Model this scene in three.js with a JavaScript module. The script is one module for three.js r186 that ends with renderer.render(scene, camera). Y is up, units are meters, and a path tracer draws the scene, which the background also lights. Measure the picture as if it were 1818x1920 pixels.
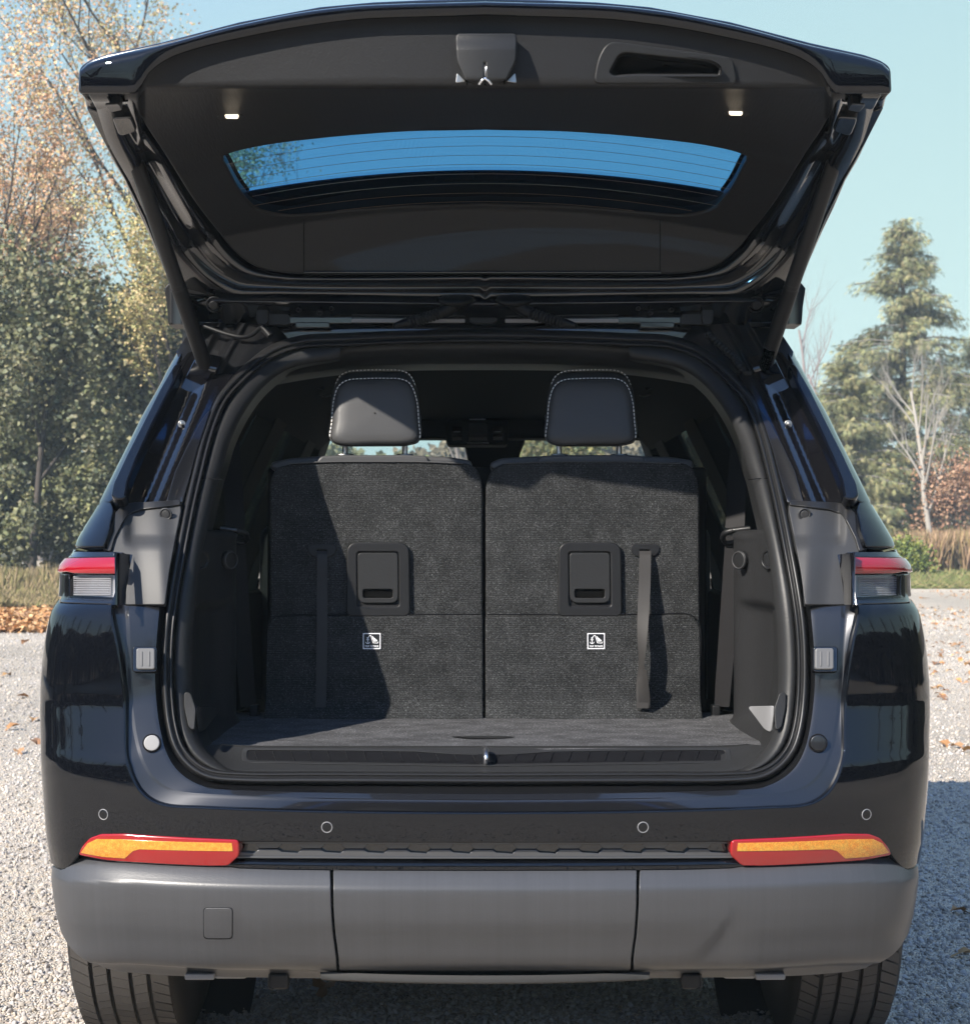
import * as THREE from 'three';
import { mergeGeometries, mergeVertices } from 'three/addons/utils/BufferGeometryUtils.js';
import { RoundedBoxGeometry } from 'three/addons/geometries/RoundedBoxGeometry.js';

// ------------------------------------------------------------------ camera, sky, sun, exposure
const scene = new THREE.Scene();
const F = 3077, CAM_Z = 3.38, CAM_Y = 1.27, MID_X = 909, HORIZON = 1000;   // focal length of the photograph in its own pixels, camera distance behind the bumper and eye height in metres
const camera = new THREE.PerspectiveCamera(2 * Math.atan(1000 / F) * 180 / Math.PI, 1818 / 2000, 0.05, 900);
camera.position.set(0, CAM_Y, CAM_Z);
camera.setViewOffset(1818, 2000, 0, 0, 1818, 1920);   // a level camera whose frame is cropped a little at the bottom
camera.focus = 3.6; camera.userData.fStop = 11;
scene.add(camera);

const SUN_AZ = 46.5 * Math.PI / 180, SUN_EL = 35 * Math.PI / 180;   // sun behind the camera, to its left
const sunDir = new THREE.Vector3(-Math.sin(SUN_AZ) * Math.cos(SUN_EL), Math.sin(SUN_EL), Math.cos(SUN_AZ) * Math.cos(SUN_EL));
const smooth = (a, b, x) => { const t = Math.min(1, Math.max(0, (x - a) / (b - a))); return t * t * (3 - 2 * t); };
const mix = (a, b, t) => a + (b - a) * t;
{
  const w = 1024, h = 512, data = new Float32Array(w * h * 4);
  for (let j = 0; j < h; j++) for (let i = 0; i < w; i++) {
    const el = ((j + 0.5) / h - 0.5) * Math.PI, az = ((i + 0.5) / w - 0.5) * 2 * Math.PI;
    const d = new THREE.Vector3(Math.cos(az) * Math.cos(el), Math.sin(el), Math.sin(az) * Math.cos(el));
    const e = Math.max(0, d.y), c = Math.max(-1, Math.min(1, d.dot(sunDir))), g = Math.acos(c);
    const t = Math.pow(1 - e, 4.2), k = smooth(0.0, 0.38, e);
    let r = mix(0.385, 0.285, k), gg = mix(0.53, 0.435, k), b = mix(0.51, 0.475, k);     // pale air low down
    const dk = smooth(0.25, 0.85, e); r = mix(r, 0.16, dk); gg = mix(gg, 0.24, dk); b = mix(b, 0.37, dk);   // deep blue overhead
    const away = smooth(1.0, 2.2, g); // the pale side is the one away from the sun and over the trees
    const deep = (1 - away) * smooth(0.02, 0.4, e); r = mix(r, 0.15, deep * 0.9); gg = mix(gg, 0.31, deep * 0.9); b = mix(b, 0.70, deep * 0.9);
    const glow = 0.5 * Math.exp(-g * 4.2) + 0.5 * Math.exp(-g * 14); r += glow * 0.9; gg += glow * 0.85; b += glow * 0.8;
    if (d.y < 0) { const f = smooth(0, -0.06, d.y); r = mix(r, 0.16, f); gg = mix(gg, 0.155, f); b = mix(b, 0.14, f); }
    data.set([r * 0.85, gg * 0.83, b * 0.81, 1], (j * w + i) * 4);
  }
  const sky = new THREE.DataTexture(data, w, h, THREE.RGBAFormat, THREE.FloatType);
  sky.mapping = THREE.EquirectangularReflectionMapping; sky.magFilter = sky.minFilter = THREE.LinearFilter; sky.needsUpdate = true;
  scene.background = sky; scene.environment = sky;
}
const sun = new THREE.DirectionalLight(new THREE.Color().setRGB(1.0, 0.93, 0.83), 5);
sun.position.copy(sunDir).multiplyScalar(30); sun.castShadow = true; sun.shadow.radius = 1; sun.shadow.mapSize.set(4096, 4096);
Object.assign(sun.shadow.camera, { left: -14, right: 14, top: 14, bottom: -14, near: 1, far: 70 });
scene.add(sun, sun.target);
const renderer = new THREE.WebGLRenderer({ antialias: true });
renderer.toneMapping = THREE.LinearToneMapping; renderer.toneMappingExposure = 2.05; renderer.shadowMap.enabled = true;

// ------------------------------------------------------------------ helpers: random numbers, noise, textures
const rng = (seed) => { let s = seed >>> 0; return () => { s = (s + 0x6D2B79F5) | 0; let t = Math.imul(s ^ (s >>> 15), 1 | s); t = (t + Math.imul(t ^ (t >>> 7), 61 | t)) ^ t; return ((t ^ (t >>> 14)) >>> 0) / 4294967296; }; };
const hash = (x, y, s = 0) => { let n = Math.imul(x, 374761393) + Math.imul(y, 668265263) + Math.imul(s, 982451653); n = Math.imul(n ^ (n >>> 13), 1274126177); return ((n ^ (n >>> 16)) >>> 0) / 4294967296; };
const noise = (x, y, period = 0, s = 0) => { const xi = Math.floor(x), yi = Math.floor(y), fx = x - xi, fy = y - yi, u = fx * fx * (3 - 2 * fx), v = fy * fy * (3 - 2 * fy), w = (a) => period ? ((a % period) + period) % period : a;
  return mix(mix(hash(w(xi), w(yi), s), hash(w(xi + 1), w(yi), s), u), mix(hash(w(xi), w(yi + 1), s), hash(w(xi + 1), w(yi + 1), s), u), v); };
function texture(w, h, f, { srgb = false, metres = 1 } = {}) {   // f(i, j) gives a grey value or [r, g, b], 0..1
  const d = new Uint8Array(w * h * 4);
  for (let j = 0; j < h; j++) for (let i = 0; i < w; i++) { const c = f(i, j), q = Array.isArray(c) ? c : [c, c, c], k = (j * w + i) * 4; for (let m = 0; m < 3; m++) d[k + m] = Math.max(0, Math.min(255, q[m] * 255)); d[k + 3] = 255; }
  const t = new THREE.DataTexture(d, w, h, THREE.RGBAFormat); t.wrapS = t.wrapT = THREE.RepeatWrapping; t.magFilter = THREE.LinearFilter; t.minFilter = THREE.LinearMipmapLinearFilter; t.generateMipmaps = true;
  if (srgb) t.colorSpace = THREE.SRGBColorSpace;
  t.repeat.set(1 / metres, 1 / metres); t.needsUpdate = true; return t;
}
const rgb = (r, g = r, b = r) => new THREE.Color().setRGB(r, g, b);
const std = (c, rough, o = {}) => new THREE.MeshStandardMaterial({ color: rgb(...[].concat(c)), roughness: rough, side: THREE.DoubleSide, ...o });
const phys = (c, rough, o = {}) => new THREE.MeshPhysicalMaterial({ color: rgb(...[].concat(c)), roughness: rough, side: THREE.DoubleSide, ...o });

// ------------------------------------------------------------------ helpers: geometry
const V = (x, y, z) => new THREE.Vector3(x, y, z);
const at = (px, py, z) => { const d = CAM_Z - z; return V((px - MID_X) * d / F, CAM_Y - (py - HORIZON) * d / F, z); };     // a point measured in the photograph, at its own distance, in metres
const atOn = (px, py, zf) => { let z = -0.2, p; for (let i = 0; i < 14; i++) { p = at(px, py, z); z = mix(z, zf(p.x, p.y, px, py), 0.7); } return at(px, py, z); };   // ... on a surface z = zf(x, y)
const seen = (p) => { const d = CAM_Z - p.z; return [MID_X + p.x * F / d, HORIZON + (CAM_Y - p.y) * F / d]; };
function spline(pts) {   // monotone cubic through [x, y] pairs
  const p = pts.slice().sort((a, b) => a[0] - b[0]), n = p.length, d = [], m = [];
  for (let i = 0; i < n - 1; i++) d.push((p[i + 1][1] - p[i][1]) / (p[i + 1][0] - p[i][0]));
  for (let i = 0; i < n; i++) m.push(i === 0 ? d[0] : i === n - 1 ? d[n - 2] : d[i - 1] * d[i] <= 0 ? 0 : 2 * d[i - 1] * d[i] / (d[i - 1] + d[i]));
  return (x) => {
    if (x <= p[0][0]) return p[0][1]; if (x >= p[n - 1][0]) return p[n - 1][1];
    let i = 0; while (x > p[i + 1][0]) i++;
    const h = p[i + 1][0] - p[i][0], t = (x - p[i][0]) / h, a = t * t * (3 - 2 * t), b = t * (1 - t) * (1 - t), c = t * t * (t - 1);
    return p[i][1] * (1 - a) + p[i + 1][1] * a + h * (m[i] * b + m[i + 1] * c);
  };
}
const linear = (pts) => (x) => { if (x <= pts[0][0]) return pts[0][1]; for (let i = 1; i < pts.length; i++) if (x <= pts[i][0]) return mix(pts[i - 1][1], pts[i][1], (x - pts[i - 1][0]) / (pts[i][0] - pts[i - 1][0])); return pts[pts.length - 1][1]; };
function curve2(pts, n, closed = false) { const c = new THREE.CatmullRomCurve3(pts.map((p) => V(p[0], p[1], 0)), closed, 'centripetal'); c.arcLengthDivisions = 400; return c.getSpacedPoints(closed ? n : n - 1).slice(0, n).map((p) => [p.x, p.y]); }
function rounded(pts, r, n = 6) {   // closed outline with filleted corners; a point's third number is its own radius
  const out = [], m = pts.length;
  for (let i = 0; i < m; i++) {
    const p = pts[i], a = pts[(i + m - 1) % m], b = pts[(i + 1) % m], la = Math.hypot(a[0] - p[0], a[1] - p[1]), lb = Math.hypot(b[0] - p[0], b[1] - p[1]), q = Math.min(p[2] ?? r, la * 0.48, lb * 0.48);
    if (q < 1e-6) { out.push([p[0], p[1]]); continue; }
    const s = [p[0] + (a[0] - p[0]) * q / la, p[1] + (a[1] - p[1]) * q / la], e = [p[0] + (b[0] - p[0]) * q / lb, p[1] + (b[1] - p[1]) * q / lb];
    for (let k = 0; k <= n; k++) { const t = k / n; out.push([mix(mix(s[0], p[0], t), mix(p[0], e[0], t), t), mix(mix(s[1], p[1], t), mix(p[1], e[1], t), t)]); }
  }
  return out;
}
const rect = (x0, y0, x1, y1, r = 0) => rounded([[x0, y0], [x1, y0], [x1, y1], [x0, y1]], r);
const ellipse = (x, y, rx, ry = rx, n = 24) => Array.from({ length: n }, (_, i) => [x + rx * Math.cos(i / n * 2 * Math.PI), y + ry * Math.sin(i / n * 2 * Math.PI)]);
const area2 = (o) => o.reduce((s, p, i) => { const q = o[(i + 1) % o.length]; return s + p[0] * q[1] - q[0] * p[1]; }, 0) / 2;
const flipX = (o) => o.map((p) => [2 * MID_X - p[0], ...p.slice(1)]).reverse();
const clip = (o, axis, v, keepAbove) => { const out = []; for (let i = 0; i < o.length; i++) { const a = o[i], b = o[(i + 1) % o.length], ia = keepAbove ? a[axis] >= v : a[axis] <= v, ib = keepAbove ? b[axis] >= v : b[axis] <= v; if (ia) out.push(a); if (ia !== ib) { const t = (v - a[axis]) / (b[axis] - a[axis]); out.push(axis === 0 ? [v, mix(a[1], b[1], t)] : [mix(a[0], b[0], t), v]); } } return out; };
function dense(o, most, closed = true) { const out = []; for (let i = 0; i < o.length - (closed ? 0 : 1); i++) { const a = o[i], b = o[(i + 1) % o.length], n = Math.max(1, Math.ceil(Math.hypot(b[0] - a[0], b[1] - a[1]) / most)); for (let k = 0; k < n; k++) out.push([mix(a[0], b[0], k / n), mix(a[1], b[1], k / n)]); } if (!closed) out.push(o[o.length - 1]); return out; }
function fromArrays(pos, nor, uv, index) { const g = new THREE.BufferGeometry(); g.setAttribute('position', new THREE.Float32BufferAttribute(pos, 3)); if (nor) g.setAttribute('normal', new THREE.Float32BufferAttribute(nor, 3)); g.setAttribute('uv', new THREE.Float32BufferAttribute(uv, 2)); if (index) g.setIndex(index); return g; }
const UV = { xy: (p) => [p.x, p.y], xz: (p) => [p.x, -p.z], zy: (p) => [p.z, p.y] };
function normalAt(map, u, v, eu, ev, side) { const a = map(u - eu, v).sub(map(u + eu, v)), b = map(u, v - ev).sub(map(u, v + ev)); const n = a.cross(b); if (n.lengthSq() < 1e-24) return V(0, 0, 1); return n.normalize().multiplyScalar(side); }
// A smooth panel: the outline (in the surface's own coordinates) filled in, with rounded edges that turn back by `depth`.
function panel(outline, step, map, { holes = [], rim = 0, depth = 0, uv = 'xy', out = V(0, 0, 1), rimPath = null, rimHoles = true } = {}) {
  const [su, sv] = [].concat(step, step), eu = su * 0.12, ev = sv * 0.12;
  const c = outline.reduce((s, p) => [s[0] + p[0] / outline.length, s[1] + p[1] / outline.length], [0, 0]);
  let side = 1; { let s = 0; for (let i = 0; i < outline.length; i += Math.max(1, Math.floor(outline.length / 12))) { const q = [mix(outline[i][0], c[0], 0.4), mix(outline[i][1], c[1], 0.4)]; s += normalAt(map, q[0], q[1], eu, ev, 1).dot(out); } side = s < 0 ? -1 : 1; }
  const pos = [], nor = [], uvs = [], put = UV[uv], cache = new Map();
  const vert = (u, v) => { const k = u.toFixed(5) + ',' + v.toFixed(5); let q = cache.get(k); if (!q) { q = { p: map(u, v), n: normalAt(map, u, v, eu, ev, side) }; cache.set(k, q); } return q; };
  const tri = (a, b, d) => { const f = b.p.clone().sub(a.p).cross(d.p.clone().sub(a.p)); const L = f.dot(a.n) < 0 ? [a, d, b] : [a, b, d]; for (const q of L) { pos.push(q.p.x, q.p.y, q.p.z); nor.push(q.n.x, q.n.y, q.n.z); uvs.push(...put(q.p)); } };
  let poly = outline.map((p) => [p[0], p[1]]); if (area2(poly) < 0) poly.reverse();
  for (const h0 of holes) { const h = h0.map((p) => [p[0], p[1]]); if (area2(h) > 0) h.reverse(); let best = [1e9, 0, 0]; poly.forEach((p, i) => h.forEach((q, j) => { const d = Math.hypot(p[0] - q[0], p[1] - q[1]); if (d < best[0]) best = [d, i, j]; })); const [, i, j] = best; poly = [...poly.slice(0, i + 1), ...h.slice(j), ...h.slice(0, j + 1), ...poly.slice(i)]; }
  const us = poly.map((p) => p[0]), vs = poly.map((p) => p[1]), u0 = Math.min(...us), u1 = Math.max(...us), v0 = Math.min(...vs), v1 = Math.max(...vs), nu = Math.max(1, Math.ceil((u1 - u0) / su)), nv = Math.max(1, Math.ceil((v1 - v0) / sv));
  for (let j = 0; j < nv; j++) {
    const a = v0 + (v1 - v0) * j / nv, b = v0 + (v1 - v0) * (j + 1) / nv, band = clip(clip(poly, 1, a, true), 1, b, false); if (band.length < 3) continue;
    for (let i = 0; i < nu; i++) {
      const cell = clip(clip(band, 0, u0 + (u1 - u0) * i / nu, true), 0, u0 + (u1 - u0) * (i + 1) / nu, false).filter((p, k, o) => { const q = o[(k + 1) % o.length]; return Math.hypot(p[0] - q[0], p[1] - q[1]) > 1e-7; });
      if (cell.length < 3 || Math.abs(area2(cell)) < su * sv * 1e-6) continue;
      for (const [x, y, z] of THREE.ShapeUtils.triangulateShape(cell.map((p) => new THREE.Vector2(p[0], p[1])), [])) tri(vert(...cell[x]), vert(...cell[y]), vert(...cell[z]));
    }
  }
  const edge = (path, closed, sgn) => {
    const q = dense(path, Math.max(su, sv) * 0.7, closed), n = q.length, rows = [];
    for (let i = 0; i < n; i++) {
      const a = q[closed ? (i + n - 1) % n : Math.max(0, i - 1)], b = q[closed ? (i + 1) % n : Math.min(n - 1, i + 1)], t2 = [b[0] - a[0], b[1] - a[1]], l = Math.hypot(...t2) || 1, o2 = [t2[1] / l * sgn, -t2[0] / l * sgn];
      const P = map(...q[i]), N = normalAt(map, q[i][0], q[i][1], eu, ev, side), T = map(...b).sub(map(...a)).normalize();
      const B = map(q[i][0] + o2[0] * eu, q[i][1] + o2[1] * ev).sub(P); B.addScaledVector(N, -B.dot(N)); B.addScaledVector(T, -B.dot(T)); if (B.lengthSq() < 1e-20) B.copy(T.clone().cross(N)); B.normalize();
      const row = []; for (let k = 0; k <= 3; k++) { const w = k / 3 * Math.PI / 2; row.push({ p: P.clone().addScaledVector(B, rim * Math.sin(w)).addScaledVector(N, -rim * (1 - Math.cos(w))), n: N.clone().multiplyScalar(Math.cos(w)).addScaledVector(B, Math.sin(w)) }); }
      if (depth > rim) row.push({ p: P.clone().addScaledVector(B, rim).addScaledVector(N, -depth), n: B });
      rows.push(row);
    }
    for (let i = 0; i < n - (closed ? 0 : 1); i++) for (let k = 0; k < rows[0].length - 1; k++) { const A = rows[i], Bq = rows[(i + 1) % n]; tri(A[k], Bq[k], Bq[k + 1]); tri(A[k], Bq[k + 1], A[k + 1]); }
  };
  if (rim > 0 || depth > 0) {
    if (rimPath) edge(rimPath, false, area2(outline) > 0 ? 1 : -1); else edge(outline, true, area2(outline) > 0 ? 1 : -1);
    if (rimHoles) for (const h of holes) edge(h, true, area2(h) > 0 ? -1 : 1);
  }
  return fromArrays(pos, nor, uvs);
}
// A skin stretched over rows of points; a row given twice makes a sharp edge.
function loft(rows, closed = false, uv = 'xy') {
  const pos = [], uvs = [], idx = [], n = rows[0].length; rows.forEach((r) => r.forEach((p) => { pos.push(p.x, p.y, p.z); uvs.push(...UV[uv](p)); }));
  for (let j = 0; j < rows.length - 1; j++) { let same = true; for (let i = 0; i < n; i++) if (rows[j][i].distanceToSquared(rows[j + 1][i]) > 1e-14) { same = false; break; } if (same) continue; for (let i = 0; i < n - (closed ? 0 : 1); i++) { const a = j * n + i, b = j * n + (i + 1) % n, c = a + n, d = b + n; idx.push(a, b, d, a, d, c); } }
  const g = fromArrays(pos, null, uvs, idx); g.computeVertexNormals(); return g;
}
const mirror = (g0) => { const g = g0.clone(); const m = g.index ? g.toNonIndexed() : g; const p = m.attributes.position, q = m.attributes.normal, u = m.attributes.uv; for (let i = 0; i < p.count; i++) { p.setX(i, -p.getX(i)); q.setX(i, -q.getX(i)); } for (let i = 0; i < p.count; i += 3) for (const a of [p, q, u]) { const s = a.itemSize; for (let k = 0; k < s; k++) { const t = a.array[(i + 1) * s + k]; a.array[(i + 1) * s + k] = a.array[(i + 2) * s + k]; a.array[(i + 2) * s + k] = t; } } return m; };
const merge = (...gs) => mergeGeometries(gs.flat().map((g) => { const m = g.index ? g.toNonIndexed() : g.clone(); for (const k of Object.keys(m.attributes)) if (!['position', 'normal', 'uv'].includes(k)) m.deleteAttribute(k); if (!m.attributes.uv) m.setAttribute('uv', new THREE.Float32BufferAttribute(new Float32Array(m.attributes.position.count * 2), 2)); return m; }));
const tube = (pts, r, seg = 40, rad = 10, closed = false) => new THREE.TubeGeometry(new THREE.CatmullRomCurve3(pts, closed, 'centripetal'), seg, r, rad, closed);
const rod = (a, b, r0, r1 = r0, n = 20) => { const d = b.clone().sub(a), g = new THREE.CylinderGeometry(r1, r0, d.length(), n); g.applyQuaternion(new THREE.Quaternion().setFromUnitVectors(V(0, 1, 0), d.clone().normalize())); g.translate((a.x + b.x) / 2, (a.y + b.y) / 2, (a.z + b.z) / 2); return g; };
const block = (x0, x1, y0, y1, z0, z1, r = 0.01, s = 3) => { const g = new RoundedBoxGeometry(x1 - x0, y1 - y0, z1 - z0, s, r); g.translate((x0 + x1) / 2, (y0 + y1) / 2, (z0 + z1) / 2); return g; };
const ball = (p, r, sx = 1, sy = 1, sz = 1) => { const g = new THREE.SphereGeometry(r, 20, 14); g.scale(sx, sy, sz); g.translate(p.x, p.y, p.z); return g; };
// a round disc or button standing on a surface
const button = (p, n, r, h, bevel = 0.002) => { const g = new THREE.LatheGeometry([[0, h], [r - bevel, h], [r - bevel * 0.3, h - bevel * 0.3], [r, h - bevel], [r, 0]].map((q) => new THREE.Vector2(q[0], q[1])), 28); g.applyQuaternion(new THREE.Quaternion().setFromUnitVectors(V(0, 1, 0), n)); g.translate(p.x, p.y, p.z); return g; };
const ring = (p, n, r, w) => { const g = new THREE.TorusGeometry(r, w, 8, 32); g.applyQuaternion(new THREE.Quaternion().setFromUnitVectors(V(0, 0, 1), n)); g.translate(p.x, p.y, p.z); return g; };

// ------------------------------------------------------------------ helpers: the tree of things and parts
const taken = new Map();
const numbered = (name) => { const n = taken.get(name) ?? 0; taken.set(name, n + 1); return n ? `${name}_${String(n).padStart(3, '0')}` : name; };
function thing(name, label, category, group) { const o = new THREE.Group(); o.name = numbered(name); o.userData = { label, category }; if (group) o.userData.group = group; scene.add(o); return o; }
function part(parent, name, geometry, material, label) { const m = geometry ? new THREE.Mesh(geometry, material) : new THREE.Group(); m.name = numbered(name); m.castShadow = m.receiveShadow = true; if (label) m.userData.label = label; parent.add(m); return m; }
// ------------------------------------------------------------------ materials of the car
const grain = texture(512, 512, (i, j) => 0.5 * noise(i / 4, j / 4, 128, 1) + 0.3 * noise(i / 2, j / 2, 256, 2) + 0.2 * noise(i / 9.85, j / 9.85, 52, 3), { metres: 0.42 });
const fine = texture(512, 512, (i, j) => 0.6 * hash(i, j, 5) + 0.4 * noise(i / 2, j / 2, 256, 6), { metres: 0.4 });
const smudge = texture(512, 512, (i, j) => { const n = 0.55 * noise(i / 64, j / 64, 8, 7) + 0.3 * noise(i / 16, j / 40, 0, 8) + 0.15 * noise(i / 3, j / 3, 0, 9); return 0.55 + 0.6 * (n - 0.3); }, { metres: 0.9 });
const streak = texture(1024, 512, (i, j) => { const n = 0.5 * noise(i / 3, j / 170, 0, 8) + 0.3 * noise(i / 14, j / 240, 0, 10) + 0.2 * hash(i, j, 9); let v = 0.86 + 0.16 * (n - 0.5) * 2 * 0.5; if (hash(i >> 1, j >> 1, 19) > 0.9985) v += 0.12; return v; }, { metres: 1.0 });
const carpetMap = texture(1024, 1024, (i, j) => { const row = 0.9 + 0.1 * Math.sin(j * Math.PI / 2.5 + 0.6 * noise(i / 6, j / 6, 0, 11)), h = hash(i, j, 12), h2 = hash(i >> 1, j >> 1, 13), n = noise(i / 30, j / 30, 0, 14); let v = (0.10 + 0.10 * h + 0.08 * h2) * row * (0.88 + 0.24 * n); if (hash(i, j, 15) > 0.955) v += 0.10 + 0.22 * hash(i, j, 16); return [v, v * 1.02, v * 1.03]; }, { srgb: true, metres: 1.1 });
const carpetBump = texture(512, 512, (i, j) => 0.6 * hash(i, j, 17) + 0.4 * (0.5 + 0.5 * Math.sin(j * Math.PI / 2)), { metres: 0.55 });
const floorMap = texture(1024, 1024, (i, j) => { const h = hash(i, j, 22), h2 = hash(i >> 1, j >> 1, 23), n = noise(i / 40, j / 22, 0, 24); let v = (0.20 + 0.07 * h + 0.09 * h2) * (0.85 + 0.3 * n); if (hash(i >> 1, j >> 1, 25) > 0.965) v += 0.1 + 0.16 * hash(i >> 1, j >> 1, 26); return [v, v, v * 1.02]; }, { srgb: true, metres: 1.1 });
const webMap = texture(64, 64, (i, j) => { const v = 0.32 + 0.12 * Math.sin(i * Math.PI / 4) + 0.07 * hash(i, j, 31); return [v, v * 0.97, v * 0.96]; }, { srgb: true, metres: 0.02 });

const M = {
  paint: phys([0.0025, 0.003, 0.0045], 0.008, { ior: 1.52 }),
  jamb: phys([0.024, 0.0245, 0.027], 0.34, { metalness: 0.7, clearcoat: 1, clearcoatRoughness: 0.025 }),
  gloss: phys([0.004, 0.004, 0.005], 0.12, { clearcoat: 1, clearcoatRoughness: 0.02 }),
  bumper: std([0.054, 0.0555, 0.060], 0.37, { map: streak, bumpMap: fine, bumpScale: 0.00018, roughnessMap: null }),
  plastic: phys([0.018, 0.0182, 0.0186], 0.44, { specularIntensity: 0.5, bumpMap: grain, bumpScale: 0.0002 }),
  trim: phys([0.019, 0.019, 0.0198], 0.42, { specularIntensity: 0.4, bumpMap: grain, bumpScale: 0.00035 }),
  satin: phys([0.011, 0.011, 0.0115], 0.40, { specularIntensity: 0.55 }),
  applique: std([0.026, 0.0265, 0.028], 0.55, { bumpMap: fine, bumpScale: 0.0001 }),
  rubber: phys([0.012, 0.012, 0.0125], 0.36, { specularIntensity: 0.75 }),
  boot: phys([0.008, 0.008, 0.0085], 0.45, { specularIntensity: 0.45 }),
  cabin: phys([0.004, 0.004, 0.0042], 0.8, { specularIntensity: 0.2 }),
  liner: phys([0.0045, 0.0045, 0.0048], 0.9, { specularIntensity: 0.15 }),
  leather: phys([0.055, 0.055, 0.056], 0.42, { specularIntensity: 0.5, bumpMap: grain, bumpScale: 0.00015 }),
  thread: std([0.8, 0.79, 0.75], 0.7),
  carpet: phys([1, 1, 1], 0.95, { specularIntensity: 0.15, map: carpetMap, bumpMap: carpetBump, bumpScale: 0.0012 }),
  floorCarpet: phys([1, 1, 1], 0.95, { specularIntensity: 0.15, map: floorMap, bumpMap: carpetBump, bumpScale: 0.0012 }),
  webbing: std([0.17, 0.165, 0.16], 0.7, { map: webMap }),
  belt: phys([0.045, 0.042, 0.05], 0.6, { specularIntensity: 0.3, map: webMap }),
  chrome: std([0.9, 0.9, 0.92], 0.28, { metalness: 1 }),
  steel: std([0.45, 0.44, 0.42], 0.35, { metalness: 1 }),
  dark: phys([0.003, 0.003, 0.003], 0.9, { specularIntensity: 0.1 }),
  seam: phys([0.005, 0.005, 0.006], 0.7, { specularIntensity: 0.2 }),
  tyre: phys([0.020, 0.019, 0.018], 0.6, { specularIntensity: 0.5, bumpMap: fine, bumpScale: 0.0003 }),
  tyreDust: std([0.055, 0.050, 0.046], 0.72, { bumpMap: fine, bumpScale: 0.0004 }),
  red: phys([0.42, 0.004, 0.006], 0.12, { clearcoat: 1, clearcoatRoughness: 0.03, emissive: rgb(0) }),
  redLens: phys([0.26, 0.003, 0.010], 0.16, { clearcoat: 1, clearcoatRoughness: 0.02 }),
  silver: std([0.5, 0.5, 0.51], 0.3, { metalness: 0.7 }),
  lens: phys([0.72, 0.72, 0.74], 0.03, { transmission: 1, thickness: 0, ior: 1.5 }),
  white: std([0.45, 0.45, 0.46], 0.35),
  grey: std([0.2, 0.2, 0.205], 0.5),
  pocketGrey: std([0.11, 0.11, 0.112], 0.42),
  pocket: std([0.05, 0.05, 0.051], 0.5),
  insert: phys([0.05, 0.052, 0.056], 0.26, { clearcoat: 0.6, clearcoatRoughness: 0.1 }),
  underside: std([0.02, 0.02, 0.02], 0.8),
  tint: phys([0.12, 0.35, 0.64], 0.0, { transmission: 1, thickness: 0, ior: 1.45 }),
  privacy: phys([0.10, 0.13, 0.12], 0.0, { transmission: 1, thickness: 0, ior: 1.5 }),
  screen: phys([0.78, 0.86, 0.84], 0.0, { transmission: 1, thickness: 0, ior: 1.5 }),
  lampGlow: std([0.8, 0.78, 0.7], 0.4, { emissive: rgb(1.0, 0.85, 0.62), emissiveIntensity: 0.9 }),
};
const amberMap = texture(256, 256, (i, j) => { const a = ((i + j) % 8) / 8, b = ((i - j + 256) % 8) / 8, k = 0.75 + 0.25 * Math.abs(a - 0.5) + 0.25 * Math.abs(b - 0.5), n = noise(i / 18, j / 18, 0, 41), f = 0.8 + 0.2 * hash(i >> 2, j >> 2, 42); return [0.97 * k * f, (0.60 + 0.12 * n) * k * f, (0.16 + 0.10 * n) * k * f]; }, { srgb: true, metres: 0.11 });
M.amber = phys([1, 1, 1], 0.14, { map: amberMap, clearcoat: 1, clearcoatRoughness: 0.03 });
const redMap = texture(128, 128, (i, j) => { const k = 0.84 + 0.16 * Math.abs(Math.sin((i + j) * Math.PI / 8) * Math.sin((i - j) * Math.PI / 8)); return [0.62 * k, 0.05 * k, 0.06 * k]; }, { srgb: true, metres: 0.05 });
M.reflector = phys([1, 1, 1], 0.15, { map: redMap, clearcoat: 1, clearcoatRoughness: 0.03 });
// ------------------------------------------------------------------ the car: outer body
const car = thing('suv', 'black three-row suv seen from behind with its liftgate wide open', 'car');
const both = (parent, name, geometry, material) => [part(parent, name, geometry, material), part(parent, name, mirror(geometry), material)];   // the same part on either side of the car

// plan of the tail: distance s along the skin from the middle of the tail, round the corner, along the flank
const PLAN = (() => {
  const c = new THREE.CatmullRomCurve3([[0, 0], [0.3, -0.006], [0.55, -0.026], [0.70, -0.055], [0.82, -0.095], [0.90, -0.145], [0.945, -0.21], [0.962, -0.30], [0.968, -0.45], [0.975, -0.8], [0.98, -1.3], [0.975, -1.9]].map((p) => V(p[0], p[1], 0)), false, 'centripetal');
  c.arcLengthDivisions = 3000; const n = 3000, L = c.getLength(), t = c.getSpacedPoints(n);
  return { L, get(s) { const k = Math.min(n - 1e-6, Math.max(0, s / L * n)), i = Math.floor(k), f = k - i; return [mix(t[i].x, t[i + 1].x, f), mix(t[i].y, t[i + 1].y, f)]; } };
})();
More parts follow.
